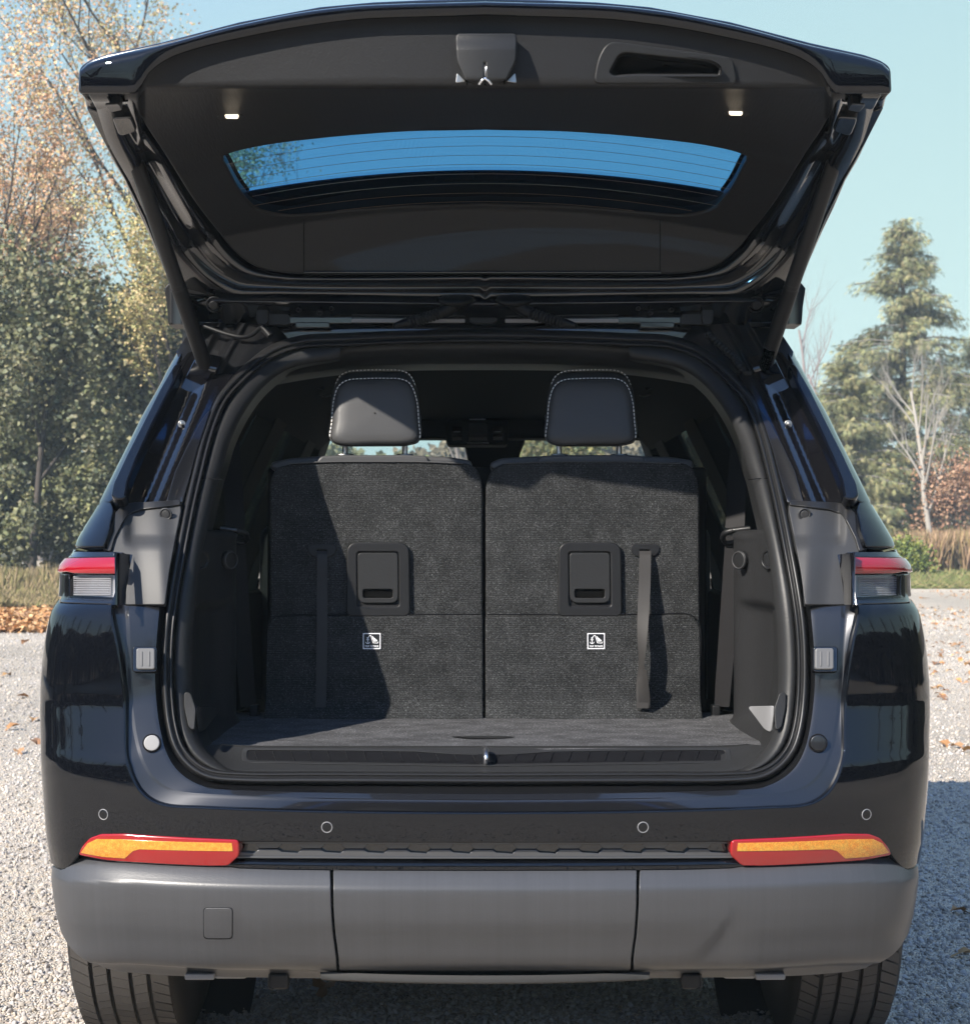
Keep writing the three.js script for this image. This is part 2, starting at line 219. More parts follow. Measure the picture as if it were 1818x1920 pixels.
// how far each height of the painted tail lies ahead of the bumper, and of the grey lower bumper
const zPaint = spline([[0.50, -0.034], [0.56, -0.024], [0.60, -0.018], [0.68, -0.014], [0.74, -0.016], [0.778, -0.0205], [0.792, -0.0245], [0.80, -0.0275], [0.885, -0.0555], [0.895, -0.0585], [0.905, -0.0605], [0.93, -0.0615], [1.0, -0.0615], [1.05, -0.063], [1.093, -0.068], [1.103, -0.0715], [1.122, -0.088], [1.132, -0.092], [1.23, -0.106], [1.34, -0.165], [1.45, -0.27], [1.6, -0.41], [1.72, -0.52], [1.8, -0.6]]);
const zGrey = spline([[0.30, -0.16], [0.335, -0.115], [0.347, -0.07], [0.37, -0.046], [0.41, -0.028], [0.45, -0.012], [0.49, -0.003], [0.525, 0], [0.5365, -0.0015], [0.5435, -0.006], [0.572, -0.033], [0.58, -0.05]]);
// half width at each height, from the outline of the tail
const widthTable = (z) => { const t = [[1840, 150], [1818, 165], [1800, 145], [1775, 124], [1748, 113], [1700, 104], [1650, 97], [1622, 95], [1570, 87], [1500, 81], [1400, 76], [1300, 75], [1250, 78], [1200, 84], [1150, 95], [1133, 104], [1124, 110], [1078, 113], [1062, 118], [1047, 128], [1034, 139], [1022, 141], [985, 160], [941, 186], [906, 203], [868, 222], [812, 250], [775, 268], [725, 297], [690, 315], [652, 337], [630, 350]];
  return spline(t.map(([py, px]) => { let y = 1, d = 3.6; for (let i = 0; i < 10; i++) { d = CAM_Z + 0.23 - z(y); y = CAM_Y - (py - HORIZON) * d / F; } return [y, (MID_X - px) * d / F / 0.952]; })); };
const wPaint = widthTable(zPaint), wGrey = widthTable(zGrey);
const drop = (x) => 0.018 * smooth(0.72, 0.97, Math.abs(x));
const skin = (s, y) => { const [x, z] = PLAN.get(Math.abs(s)), w = wPaint(y); return V(-Math.sign(s || 1) * x * w, y, z + zPaint(y)); };
const foldAt = spline([[0, 0.362], [0.40, 0.364], [0.445, 0.380], [0.485, 0.425], [0.51, 0.47]]);
const recess = (x, y) => { const a = Math.abs(x), lo = foldAt(a); return -0.006 * smooth(lo + 0.03, lo - 0.03, y) * smooth(0.58, 0.48, a); };
const greySkin = (s, y) => { const [x, z] = PLAN.get(Math.abs(s)), w = wGrey(y); return V(-Math.sign(s || 1) * x * w, y, z + zGrey(y + drop(x)) + recess(x, y) - 0.004 * smooth(0.47, 0.43, y) * smooth(0.6, 0.3, Math.abs(x))); };
function toSkin(map, px, py) {   // the point of a skin that shows at a place of the photograph, as (s, y)
  const left = px <= MID_X, X = left ? px : 2 * MID_X - px; let y = 0.8, s = 0.3;
  for (let i = 0; i < 10; i++) {
    let best = 0, bx = 1e9; for (let k = 0.5; k < 1.35; k += 0.012) { const q = seen(map(k, y))[0]; if (q < bx) { bx = q; best = k; } }
    let a = 0, b = best; for (let k = 0; k < 26; k++) { const m = (a + b) / 2; if (seen(map(m, y))[0] > X) a = m; else b = m; }
    s = (a + b) / 2; const d = CAM_Z - map(s, y).z; y = CAM_Y - (py - HORIZON) * d / F;
  }
  return [left ? s : -s, y];
}
const onSkin = (map, pts) => pts.map((p) => toSkin(map, p[0], p[1]));

// outer edge of the tailgate opening, left half, from below the lamp to the middle of the bumper
const E_PX = curve2([[208, 1134], [206, 1150], [217, 1212], [226, 1275], [231, 1322], [232, 1380], [233, 1412], [239, 1440], [247, 1462], [261, 1485], [281, 1502], [309, 1512.5], [380, 1517], [512, 1522], [700, 1526], [909, 1527.5]], 90);
const E_SKIN = onSkin(skin, E_PX);
const sSide = 1.02, sFar = 2.3;
const seamAt = E_SKIN.findIndex((p) => p[1] < 0.778);
{
  // quarter panel: lamp ledge, the broad convex band, the hollow below it
  const upper = E_SKIN.slice(0, seamAt + 1), ySeam = upper[upper.length - 1][1];
  const o = [...upper, [0.9, ySeam], [1.05, ySeam], [1.35, 0.83], [sFar, 0.83], [sFar, 1.121], [1.0, 1.121], ...onSkin(skin, [[112, 1131], [160, 1133]])];
  both(car, 'quarter_panel', panel(o, [0.03, 0.011], skin, { rim: 0.005, depth: 0.02, rimPath: upper.slice() }), M.paint);
  // painted upper bumper cover
  const lowerEdge = onSkin(skin, [[909, 1577.5], [600, 1576.5], [446, 1575], [330, 1569], [230, 1563.5], [188, 1564], [170, 1571], [156, 1586], [146, 1600], [136, 1614], [124, 1626], [117, 1629], [106, 1625], [97, 1617]]);
  const top = E_SKIN.slice(seamAt);
  const half = panel([...top, ...lowerEdge, [sSide, 0.53], [sSide + 0.02, 0.62], [1.05, ySeam], [0.9, ySeam]], [0.03, 0.014], skin, { rim: 0.005, depth: 0.03, rimPath: top });
  const under = panel([...top, ...lowerEdge, [sSide, 0.53], [sSide + 0.02, 0.62], [1.05, ySeam], [0.9, ySeam]], [0.06, 0.03], skin, { rim: 0.004, depth: 0.03, rimPath: lowerEdge });
  part(car, 'bumper_cover', merge(half, mirror(half), under, mirror(under)), M.paint);
}
{
  // grey lower bumper in three pieces with open joints
  const G = (a) => onSkin(greySkin, a), base = part(car, 'lower_bumper', null, null);
  const topLeft = G([[97, 1623], [105, 1629], [113, 1632], [122, 1630], [133, 1617], [142, 1607], [200, 1613.5], [300, 1620], [390, 1624], [428, 1626], [448, 1629], [530, 1631.5], [617.5, 1632.5]]);
  const seam = G([[618, 1650], [619, 1700], [623, 1755], [629, 1800], [637, 1834]]);
  const bottom = G([[560, 1834], [430, 1832], [300, 1828], [230, 1822], [196, 1815], [166, 1803], [146, 1790], [130, 1773], [116, 1750]]);
  const side = panel([...topLeft, ...seam, ...bottom, [sSide - 0.02, 0.43], [sSide, 0.50]], [0.014, 0.006], greySkin, { rim: 0.0018, depth: 0.05 });
  part(base, 'corner_cover', side, M.bumper); part(base, 'corner_cover', mirror(side), M.bumper);
  const sr = G([[626, 1632.5], [626.5, 1650], [627, 1700], [631, 1755], [637, 1800], [645, 1834]]), sl = sr.map((p) => [-p[0], p[1]]).reverse();
  const lip = G([[720, 1838], [909, 1840]]), mid = panel([...sr.map((p) => p), ...lip, ...lip.slice(0, 1).map((p) => [-p[0], p[1]]), ...sl], [0.02, 0.006], greySkin, { rim: 0.0018, depth: 0.05 });
  part(base, 'centre_cover', mid, M.bumper);
  // backing that closes the joints, and the lip under the middle
  const b = panel(G([[150, 1640], [909, 1650], [909, 1825], [230, 1805], [150, 1770]]), 0.05, (s, y) => greySkin(s, y).add(V(0, 0, -0.03)));
  part(base, 'backing', merge(b, mirror(b)), M.dark);
  const lipRow = (dy, dz, k) => Array.from({ length: 25 }, (_, i) => { const t = i / 12 - 1, p = at(909 + t * 312 * k, 1838, -0.06); return V(p.x, p.y + dy, -0.055 + dz - 0.03 * t * t); });
  part(base, 'lower_lip', loft([lipRow(0.008, -0.012, 1), lipRow(-0.004, -0.003, 0.995), lipRow(-0.010, -0.012, 0.985), lipRow(-0.014, -0.15, 0.97)]), M.underside);
  // tow hook cover: a rounded square set in its own joint
  const tq = rounded(G([[383.5, 1703.5], [435, 1703.5], [434.5, 1758.5], [384, 1758.5]]), 0.008), tf = rounded(G([[381.5, 1701.5], [437, 1701.5], [436.5, 1760.5], [382, 1760.5]]), 0.009);
  const raise = (m, h) => (s, y) => { const p = m(s, y); p.z += h; return p; };
  part(base, 'joint', panel(tf, 0.006, raise(greySkin, 0.0006)), M.seam);
  part(base, 'tow_hook_cover', panel(tq, 0.008, raise(greySkin, 0.0016), { rim: 0.0012, depth: 0.004 }), M.bumper);
  // gloss strip above the grey bumper and the patterned insert over it
  const zStrip = spline([[0.56, -0.034], [0.578, -0.034], [0.582, -0.036], [0.600, -0.062], [0.605, -0.064], [0.66, -0.064]]);
  const strip = (s, y) => { const [x, z] = PLAN.get(Math.abs(s)); return V(-Math.sign(s || 1) * x, y, z + zStrip(y)); };
  const S = (a) => onSkin(strip, a);
  const g0 = panel([...S([[909, 1605.5], [600, 1604.5], [440, 1603], [415, 1622], [432, 1629], [600, 1630.5], [909, 1632]])], [0.04, 0.004], strip, { rim: 0.001 });
  part(car, 'gloss_strip', merge(g0, mirror(g0)), M.paint);
  const insert = part(car, 'bumper_insert', null, null);
  const zi = (s, y) => { const [x, z] = PLAN.get(Math.abs(s)); return V(-Math.sign(s || 1) * x, y, z - 0.052); };
  const I = (a) => onSkin(zi, a);
  const bk = panel(I([[909, 1574], [446, 1572], [446, 1606], [909, 1608]]), 0.04, zi); part(insert, 'backing', merge(bk, mirror(bk)), M.gloss);
  const frame = (y0, y1, k) => { const q = panel(I([[909, y0 + 1.5], [600, y0 + 0.8], [447, y0], [447, y1], [600, y1 + 0.8], [909, y1 + 1.5]]), [0.04, 0.004], raise(zi, k), { rim: 0.0016, depth: 0.012 }); return merge(q, mirror(q)); };
  part(insert, 'frame', merge(frame(1576.5, 1578.5, 0.012), frame(1603.5, 1605, 0.016)), M.insert);
  for (let i = -6; i <= 6; i++) {   // a row of long hexagons hanging from above and of stepped tabs below, one pitch apart
    const c = 909 + 80.3 * i - 3, cl = (x) => Math.min(1367, Math.max(451, x)), r = 1 - 1.5 * Math.abs(i) / 6, y0 = 1578.5 + r, up = [[c - 22, y0], [c + 22, y0], [c + 22, y0 + 4], [c + 16, y0 + 9.5], [c - 16, y0 + 9.5], [c - 22, y0 + 4]];
    part(insert, 'upper_tab', panel(I(up.map((p) => [cl(p[0]), p[1]])), 0.02, raise(zi, 0.009), { rim: 0.0022, depth: 0.009 }), M.insert);
    const lo = [[c - 24, y0 + 19], [c - 17, y0 + 13.5], [c + 17, y0 + 13.5], [c + 24, y0 + 19], [c + 60, y0 + 21.5], [c + 60, y0 + 25], [c - 24, y0 + 25]];
    part(insert, 'lower_tab', panel(I(lo.map((p) => [cl(p[0]), p[1]])), 0.02, raise(zi, 0.011), { rim: 0.002, depth: 0.011 }), M.insert);
  }
  // red and amber reflectors
  const refl = rounded(onSkin(skin, [[148, 1602], [158, 1587], [170, 1574, ], [190, 1567], [235, 1566.5], [445, 1578], [446, 1603], [426, 1622], [390, 1622.5], [300, 1618.5], [200, 1612]]), 0.006);
  const amb = onSkin(skin, [[152, 1599], [166, 1581], [183, 1573], [228, 1573.5], [435, 1580.5], [437, 1595], [262, 1591.5], [250, 1595], [234, 1609.5], [192, 1606.5]]);
  const box = (s, y) => { const p = skin(s, y); p.z += 0.004 - 0.03 * smooth(0.62, 0.56, y) * 0.3; return p; };
  for (const flip of [false, true]) {
    const m = flip ? mirror : (g) => g, r = part(car, 'reflector', null, null);
    part(r, 'red_lens', m(panel(refl, 0.012, box, { rim: 0.004, depth: 0.03 })), M.reflector);
    part(r, 'amber_lens', m(panel(dense(amb, 0.02), 0.012, raise(box, 0.0012), { rim: 0.0006, depth: 0.002 })), M.amber);
  }
  // parking sensors
  for (const [px, py] of [[194.5, 1527], [613, 1551]]) for (const k of [1, -1]) {
    const q = toSkin(skin, px, py), p = skin(q[0], q[1]), n = normalAt(skin, q[0], q[1], 0.01, 0.01, 1); if (n.z < 0) n.negate(); if (k < 0) { p.x *= -1; n.x *= -1; }
    const s = part(car, 'parking_sensor', null, null); part(s, 'disc', button(p.clone().addScaledVector(n, 0.0004), n, 0.0095, 0.0016, 0.0012), M.paint); part(s, 'rim', ring(p.clone().addScaledVector(n, 0.0006), n, 0.0108, 0.0011), M.grey);
  }
}
{
  // tail lamps
  const lampMap = (h) => (s, y) => { const p = skin(s, y); p.z += h; p.x *= 1 + h * 0.6; return p; };
  const q = (h, a) => onSkin(lampMap(h), a);
  const housing = [...q(0, [[216, 1037], [216, 1129]]), ...q(0, [[160, 1130], [113, 1126]]), [0.98, 1.126], [1.3, 1.126], [1.3, 1.23], [1.0, 1.228], ...q(0, [[142, 1036], [180, 1036]])];
  const red = [...q(0.012, [[132, 1047], [215, 1045.5], [216.5, 1060], [216, 1075], [137, 1073.5], [124, 1070]]), [0.99, 1.186], [1.25, 1.186], [1.25, 1.214], [0.99, 1.214]];
  const clear = [...q(0.003, [[129, 1077], [213, 1077.5], [211, 1126], [127, 1123]])];
  const inner = q(0, [[136, 1079], [210, 1079], [208.5, 1120], [133, 1117]]);
  for (const flip of [false, true]) {
    const m = flip ? mirror : (g) => g, l = part(car, 'tail_lamp', null, null);
    part(l, 'housing', m(panel(housing, [0.03, 0.012], lampMap(-0.020), { rim: 0.003, depth: 0.03 })), M.gloss);
    part(l, 'side_cap', m(panel([...q(0.004, [[128, 1077], [128, 1124], [113, 1125]]), [0.98, 1.130], [1.3, 1.130], [1.3, 1.185], [0.98, 1.185], ...q(0.004, [[113, 1077]])], [0.02, 0.01], lampMap(0.002), { rim: 0.002, depth: 0.03 })), M.gloss);
    part(l, 'cap', m(panel([...q(0, [[141, 1035], [216, 1036.5], [216, 1043], [131, 1044]]), [0.98, 1.222], [1.3, 1.222], [1.3, 1.232], [0.98, 1.232]], [0.03, 0.006], lampMap(0.004), { rim: 0.002, depth: 0.03 })), M.gloss);
    const zr = (s, y) => { const p = lampMap(0.012)(s, y), t = (y - 1.2) / 0.016; p.z -= 0.006 * t * t; return p; };
    part(l, 'red_lens', m(panel(red, [0.03, 0.004], zr, { rim: 0.003, depth: 0.03 })), M.redLens);
    part(l, 'reflector_bowl', m(panel(inner, [0.02, 0.02], lampMap(-0.012))), M.silver);
    for (let k = 0; k < 11; k++) { const a = q(-0.008, [[136, 1082 + k * 3.3], [209, 1082 + k * 3.3]]); const pts = [0, 0.25, 0.5, 0.75, 1].map((t) => lampMap(-0.008)(mix(a[0][0], a[1][0], t), mix(a[0][1], a[1][1], t))); part(l, 'lens_rib', m(tube(pts, 0.0013, 12, 5)), M.white); }
    part(l, 'clear_lens', m(panel(clear, [0.02, 0.01], lampMap(0.003), {})), M.lens);
    part(l, 'frame', m(panel([...q(0.002, [[124, 1122], [213, 1126], [216, 1131], [113, 1127]])], [0.03, 0.003], lampMap(0.002), { rim: 0.002, depth: 0.02 })), M.gloss);
  }
  // pillar skin above the lamp: lower cap and the two long ribs beside the gate
  const lo = onSkin(skin, [[193, 1023], [203, 990], [210, 958], [205, 944], [188, 940]]);
  const cap = panel([...lo, [0.99, 1.335], [1.3, 1.335], [1.3, 1.244], [1.0, 1.244], ...onSkin(skin, [[143, 1024]])], [0.03, 0.02], skin, { rim: 0.004, depth: 0.03 });
  both(car, 'lower_pillar_skin', cap, M.paint);
  const ribA = onSkin(skin, [[205, 940], [216, 930], [222, 898], [246, 845], [276, 785], [305, 728], [331, 680], [338, 664]]);
  const a = panel([...ribA, ...onSkin(skin, [[331, 660]]), [0.99, 1.70], [1.3, 1.70], [1.3, 1.345], [0.99, 1.345], ...onSkin(skin, [[188, 940]])], [0.03, 0.03], skin, { rim: 0.004, depth: 0.03 });
  both(car, 'pillar_skin', a, M.paint);
  const zRib = (x, y) => zPaint(y) + PLAN.get(0.79)[1] - 0.012;
  const rb = rounded([[213, 926], [217, 905], [243, 850], [274, 789], [303, 731], [330, 684], [337, 683], [331, 700], [306, 748], [281, 798], [252, 862], [236, 903], [232, 930], [222, 932]], 5);
  both(car, 'pillar_rib', panel(rb, [6, 12], (px, py) => atOn(px, py, zRib), { rim: 0.006, depth: 0.03 }), M.paint);
}
// ------------------------------------------------------------------ the tailgate opening
const zSeal = spline([[0.70, -0.11], [0.74, -0.115], [0.80, -0.135], [0.9, -0.168], [1.0, -0.19], [1.1, -0.215], [1.2, -0.255], [1.3, -0.315], [1.45, -0.435], [1.6, -0.575], [1.70, -0.665], [1.75, -0.71], [1.8, -0.75]]);
const onSeal = (px, py, dz = 0) => atOn(px, py, (x, y) => zSeal(y) + dz);
const SEAL_LEFT = [[909, 618], [780, 620], [650, 625], [562, 630], [507, 648], [466, 677], [425, 716], [406, 740], [392, 768], [375, 817], [359, 880], [345, 940], [327, 1030], [312, 1115], [304, 1180], [301, 1250], [303, 1310], [309, 1360], [321, 1402], [340, 1431], [366, 1453], [395, 1465], [456, 1470.5], [600, 1471], [760, 1471.5], [909, 1472]];
const SEAL = curve2([...SEAL_LEFT, ...SEAL_LEFT.slice(1, -1).reverse().map((p) => [2 * MID_X - p[0], p[1]])], 320, true);
const sealNormal = SEAL.map((p, i) => { const a = SEAL[(i + 319) % 320], b = SEAL[(i + 1) % 320], l = Math.hypot(b[0] - a[0], b[1] - a[1]); return [-(b[1] - a[1]) / l, (b[0] - a[0]) / l]; });
const sealSign = Math.sign((MID_X - SEAL[80][0]) * sealNormal[80][0]) || 1;
const sealIn = (d) => SEAL.map((p, i) => [p[0] + sealNormal[i][0] * d * sealSign, p[1] + sealNormal[i][1] * d * sealSign]);
{
  const prof = [[-1, -0.022], [0, -0.004], [2, 0.006], [5, 0.0125], [8.5, 0.0145], [12, 0.011], [14, 0.004], [15, 0.001], [16.5, 0.004], [19, 0.007], [21.5, 0.005], [23.5, -0.004], [25, -0.03]];
  part(car, 'weatherstrip', loft(prof.map(([d, h]) => sealIn(d).map((p) => onSeal(p[0], p[1], h))), true), M.rubber);
}
{
  // painted jamb: from the outer edge inwards in two steps, down either side and along the sill
  const n = 110, edge = curve2(E_PX, n).map((p) => { const q = toSkin(skin, p[0], p[1]); return skin(q[0], q[1]); });
  const c1 = curve2([[234, 1134], [238, 1200], [240, 1275], [245, 1337], [256, 1400], [269, 1437], [287, 1462], [309, 1478], [340, 1486], [390, 1490], [456, 1493], [620, 1498], [909, 1501]], n);
  const c2 = curve2([[300, 1134], [294, 1200], [291, 1250], [293, 1310], [300, 1364], [312, 1410], [330, 1441], [357, 1463], [390, 1476], [456, 1481], [620, 1485.5], [760, 1487.5], [909, 1488.5]], n);
  const c3 = curve2([[311, 1134], [306, 1180], [303, 1250], [305, 1310], [311, 1360], [323, 1402], [342, 1431], [368, 1453], [397, 1465], [456, 1470], [600, 1471], [760, 1471.5], [909, 1472]], n);
  const down = (i) => smooth(60, 85, i);
  const R = [];
  const row = (f) => R.push(Array.from({ length: n }, (_, i) => f(i)));
  const lerpZ = (i, a, p) => at(p[0], p[1], mix(edge[i].z, zSeal(at(p[0], p[1], -0.15).y) - 0.012, a));
  row((i) => edge[i].clone().add(V(0, 0, -0.004))); row((i) => edge[i].clone().add(V(0.004 * (1 - down(i)), 0.004 * down(i), -0.012)));
  row((i) => lerpZ(i, mix(0.30, 0.42, down(i)), [mix(edge[i] ? seen(edge[i])[0] : 0, c1[i][0], 0.75), mix(seen(edge[i])[1], c1[i][1], 0.75)]));
  row((i) => lerpZ(i, mix(0.32, 0.46, down(i)), [c1[i][0], c1[i][1]]));
  row((i) => lerpZ(i, mix(0.32, 0.5, down(i)), [mix(c1[i][0], c2[i][0], 0.12), mix(c1[i][1], c2[i][1], 0.12)]));
  row((i) => lerpZ(i, mix(0.40, 0.58, down(i)), [mix(c1[i][0], c2[i][0], 0.85), mix(c1[i][1], c2[i][1], 0.85)]));
  row((i) => lerpZ(i, mix(0.44, 0.60, down(i)), c2[i]));
  row((i) => lerpZ(i, mix(0.56, 0.66, down(i)), [mix(c2[i][0], c3[i][0], 0.15), mix(c2[i][1], c3[i][1], 0.15)]));
  row((i) => lerpZ(i, mix(0.95, 0.93, down(i)), [mix(c2[i][0], c3[i][0], 0.9), mix(c2[i][1], c3[i][1], 0.9)]));
  row((i) => at(c3[i][0] + 4, c3[i][1] - 4, zSeal(at(c3[i][0], c3[i][1], -0.15).y) - 0.03));
  both(car, 'door_jamb', merge(loft(R.slice(0, 2)), loft(R.slice(1, 4)), loft(R.slice(3, 5)), loft(R.slice(4, 7)), loft(R.slice(6, 8)), loft(R.slice(7, 9)), loft(R.slice(8))), M.jamb);

}
{
  const zJ = (x, y) => zSeal(y) + 0.030, zJ2 = (x, y) => zSeal(y) + 0.022;
  // dark end plate beside the lamp, grey plastic cover above, its raised border and its buttons
  both(car, 'lamp_end_plate', panel([[215, 1036], [249, 1040], [238, 1092], [236, 1134], [208, 1134], [216, 1110]], 12, (px, py) => atOn(px, py, (x, y) => zSeal(y) + mix(0.10, 0.04, smooth(214, 248, px)))), M.gloss);
  const cov = [[194, 1028, 3], [201, 1000, 6], [214, 966, 8], [231, 947, 8], [250, 943, 6], [337, 938, 3], [338, 958], [328, 1006], [316, 1072], [308, 1132, 2], [235, 1132, 2], [247, 1040, 4], [215, 1036, 3]];
  const zC = (x, y, px, py) => zSeal(y) + 0.034 - 0.016 * smooth(230, 250, px) * smooth(1030, 1000, py) + 0.010 * smooth(250, 300, px - (py - 1000) * 0.12) - 0.006 * smooth(300, 330, px);
  both(car, 'pillar_cover', panel(rounded(cov, 3), [7, 9], (px, py) => atOn(px, py, zC), { rim: 0.002, depth: 0.02 }), M.applique);
  const border = [[194, 1028], [201, 1000], [214, 966], [231, 947], [250, 943], [337, 938], [337, 945], [262, 954], [243, 961], [229, 978], [214, 1008], [207, 1032]];
  both(car, 'cover_border', panel(rounded(border, 3), [5, 6], (px, py) => atOn(px, py, (x, y, a, b) => zC(x, y, a, b) + 0.007), { rim: 0.002, depth: 0.01 }), M.rubber);
  for (const k of [1, -1]) {
    const f = (px, py, dz) => { const p = atOn(px, py, (x, y) => zSeal(y) + dz); if (k < 0) p.x *= -1; return p; }, nrm = V(-0.05 * k, -0.25, 1).normalize();
    const b = part(car, 'cover_button', null, null); part(b, 'disc', button(f(311, 964, 0.030), nrm, 0.0105, 0.004, 0.003), M.applique); part(b, 'rim', ring(f(311, 964, 0.033), nrm, 0.0125, 0.0022), M.applique);
    // round plug low in the jamb, light grey on one side
    const pl = f(285, 1393, 0.036), e = part(car, 'jamb_plug', null, null), n2 = V(0.16 * k, 0.12, 1).normalize();
    part(e, 'disc', button(pl, n2, 0.0165, 0.004, 0.002), k > 0 ? std([0.32, 0.315, 0.31], 0.5) : M.jamb, k > 0 ? 'pale grey plug' : undefined); part(e, 'joint', ring(pl.clone().addScaledVector(n2, 0.001), n2, 0.0182, 0.0014), M.seam);
    // wedge that centres the gate, in its square socket
    const w = part(car, 'gate_wedge', null, null), q = (pts, dz, o) => { const g = panel(pts, 8, (px, py) => atOn(px, py, (x, y) => zSeal(y) + dz), o); return k > 0 ? g : mirror(g); };
    part(w, 'socket', q(rect(249.5, 1213.5, 293, 1258.5, 5), 0.048, { rim: 0.002, depth: 0.02 }), M.seam);
    part(w, 'frame', q(rounded([[250, 1213.5], [293, 1213.5], [293, 1258.5], [250, 1258.5]], 5), 0.0495, { holes: [rect(256, 1218, 289, 1252, 3)], rim: 0.001, depth: 0.006 }), M.gloss);
    part(w, 'block', q(rounded([[258, 1217.5], [288, 1217.5], [288, 1252.5], [258, 1252.5]], 2.5), 0.060, { rim: 0.003, depth: 0.02 }), M.pocketGrey);
    part(w, 'rib', q(rect(265, 1222, 266.5, 1248, 0.6), 0.0615, { rim: 0.001, depth: 0.004 }), M.pocketGrey);
    part(w, 'rib', q(rect(279, 1222, 280.5, 1248, 0.6), 0.0615, { rim: 0.001, depth: 0.004 }), M.pocketGrey);
  }
  // gloss black pillar between the ribs and the seal, with a long fold and the painted gutter at its head
  const pil = [[337, 682], [306, 748], [281, 798], [252, 862], [236, 903], [228, 934], [248, 945], [340, 940], [352, 905], [368, 845], [394, 768], [408, 742], [428, 716], [440, 700], [404, 702], [372, 655], [352, 662]];
  const zP = (x, y, px, py) => { const d = (px - (345 + (690 - py) * 0.42)); return zSeal(y) + 0.03 - 0.022 * smooth(-20, 40, d) + 0.012 * smooth(30, 55, d) * smooth(95, 55, d); };
  both(car, 'gloss_pillar', panel(pil, [6, 9], (px, py) => atOn(px, py, zP)), M.gloss);
  const inner = [[341, 940], [352, 905], [368, 845], [394, 768], [378, 790], [352, 838], [330, 884], [314, 941]];
  both(car, 'pillar_flange', panel(inner, [5, 9], (px, py) => atOn(px, py, (x, y, a, b) => zP(x, y, a, b) + 0.008), { rim: 0.002, depth: 0.01 }), M.jamb);
  const gut = [[331, 660], [348, 634], [372, 604], [440, 604], [520, 612], [540, 634], [500, 652], [466, 678], [428, 716], [406, 742], [399, 706], [372, 656], [352, 664], [338, 682]];
  const zG = (x, y, px, py) => { const u = px + (py - 640) * 0.55; return zSeal(y) - 0.004 - 0.018 * smooth(392, 408, u) * smooth(438, 420, u) + 0.012 * smooth(428, 438, u) * smooth(450, 440, u) - 0.02 * smooth(470, 520, u); };
  both(car, 'roof_gutter', panel(gut, [2, 2.5], (px, py) => atOn(px, py, zG)), M.jamb);
  for (const [px, py] of [[341, 795]]) for (const k of [1, -1]) { const p = atOn(px, py, (x, y) => zSeal(y) + 0.014); if (k < 0) p.x *= -1; part(car, 'stud', merge(button(p, V(0.1 * k, 0, 1).normalize(), 0.004, 0.012, 0.002), button(p, V(0.1 * k, 0, 1).normalize(), 0.009, 0.003, 0.001)), M.steel); }
  // header above the seal: dark sheet metal, hinge covers, plastic guards, bolts, wiring boots
  const zH = (x, y) => -0.765 - 0.02 * smooth(1.78, 1.84, y);
  part(car, 'roof_header', panel([[345, 590], [372, 545], [909, 540], [1446, 545], [1473, 590], [1446, 606], [1400, 612], [1298, 634], [1168, 640], [909, 640], [650, 640], [520, 634], [418, 612], [372, 606]], [30, 10], (px, py) => atOn(px, py, zH)), M.gloss);
  for (const k of [1, -1]) {
    const m = k > 0 ? (g) => g : mirror, pn = (pts, dz, o, st = 9) => m(panel(pts, st, (px, py) => atOn(px, py, (x, y) => -0.765 + dz), o));
    part(car, 'hinge_cover', merge(pn(rounded([[487, 574], [502, 574], [530, 582], [541, 594], [541, 607], [487, 607]], 4), 0.03, { rim: 0.003, depth: 0.03 }), pn(rect(484, 574, 500, 606, 7), 0.045, { rim: 0.004, depth: 0.02 })), M.plastic);
    part(car, 'hinge', merge(pn(rect(541, 596, 660, 605, 2), 0.024, { rim: 0.003, depth: 0.02 }), pn(rect(556, 606, 616, 613, 2), 0.03, { rim: 0.003, depth: 0.02 })), M.gloss);
    const gd = part(car, 'header_guard', null, null);
    part(gd, 'plate', pn(rounded([[640, 600], [646, 588], [662, 579], [770, 578], [800, 580], [838, 588], [838, 602], [760, 604]], 5), 0.02, { rim: 0.003, depth: 0.02 }), M.jamb);
    part(gd, 'lower_edge', pn(rect(660, 599, 870, 603.5, 1), 0.026, { rim: 0.002, depth: 0.01 }), M.grey);
    for (const px of [688, 790]) { const p = atOn(px, 585, () => -0.742); if (k < 0) p.x *= -1; part(gd, 'bolt', merge(button(p, V(0, 0, 1), 0.0075, 0.006, 0.003), button(p, V(0, 0, 1), 0.009, 0.002, 0.001)), M.boot); }
    const bt = part(car, 'wiring_boot', null, null);
    const gp = atOn(856, 562, () => -0.70); if (k < 0) gp.x *= -1;
    const gro = new THREE.LatheGeometry([[0, 0.010], [0.030, 0.009], [0.042, 0.004], [0.045, -0.002], [0.040, -0.008], [0.026, -0.014], [0.0, -0.018]].map((q) => new THREE.Vector2(q[0], q[1])), 28); gro.rotateX(0.35); gro.translate(gp.x, gp.y, gp.z); part(bt, 'grommet', gro, M.boot);
    const path = [[852, 568], [838, 580], [810, 592], [780, 601], [755, 607], [738, 611]].map(([px, py], i) => { const p = atOn(px, py, () => -0.70 + 0.012 * i); if (k < 0) p.x *= -1; return p; });
    const c = new THREE.CatmullRomCurve3(path), fr = c.computeFrenetFrames(120), rows = [];
    for (let i = 0; i <= 120; i++) { const t = i / 120, p = c.getPointAt(t), rr = (t < 0.28 ? mix(0.020, 0.0145, t / 0.28) : t < 0.8 ? 0.0135 + 0.0022 * Math.sin((t - 0.28) / 0.52 * Math.PI * 2 * 10) : mix(0.013, 0.006, (t - 0.8) / 0.2)); rows.push(Array.from({ length: 12 }, (_, a) => p.clone().addScaledVector(fr.normals[i], rr * Math.cos(a * Math.PI / 6)).addScaledVector(fr.binormals[i], rr * Math.sin(a * Math.PI / 6)))); }
    part(bt, 'bellows', loft(rows, true), M.boot);
  }
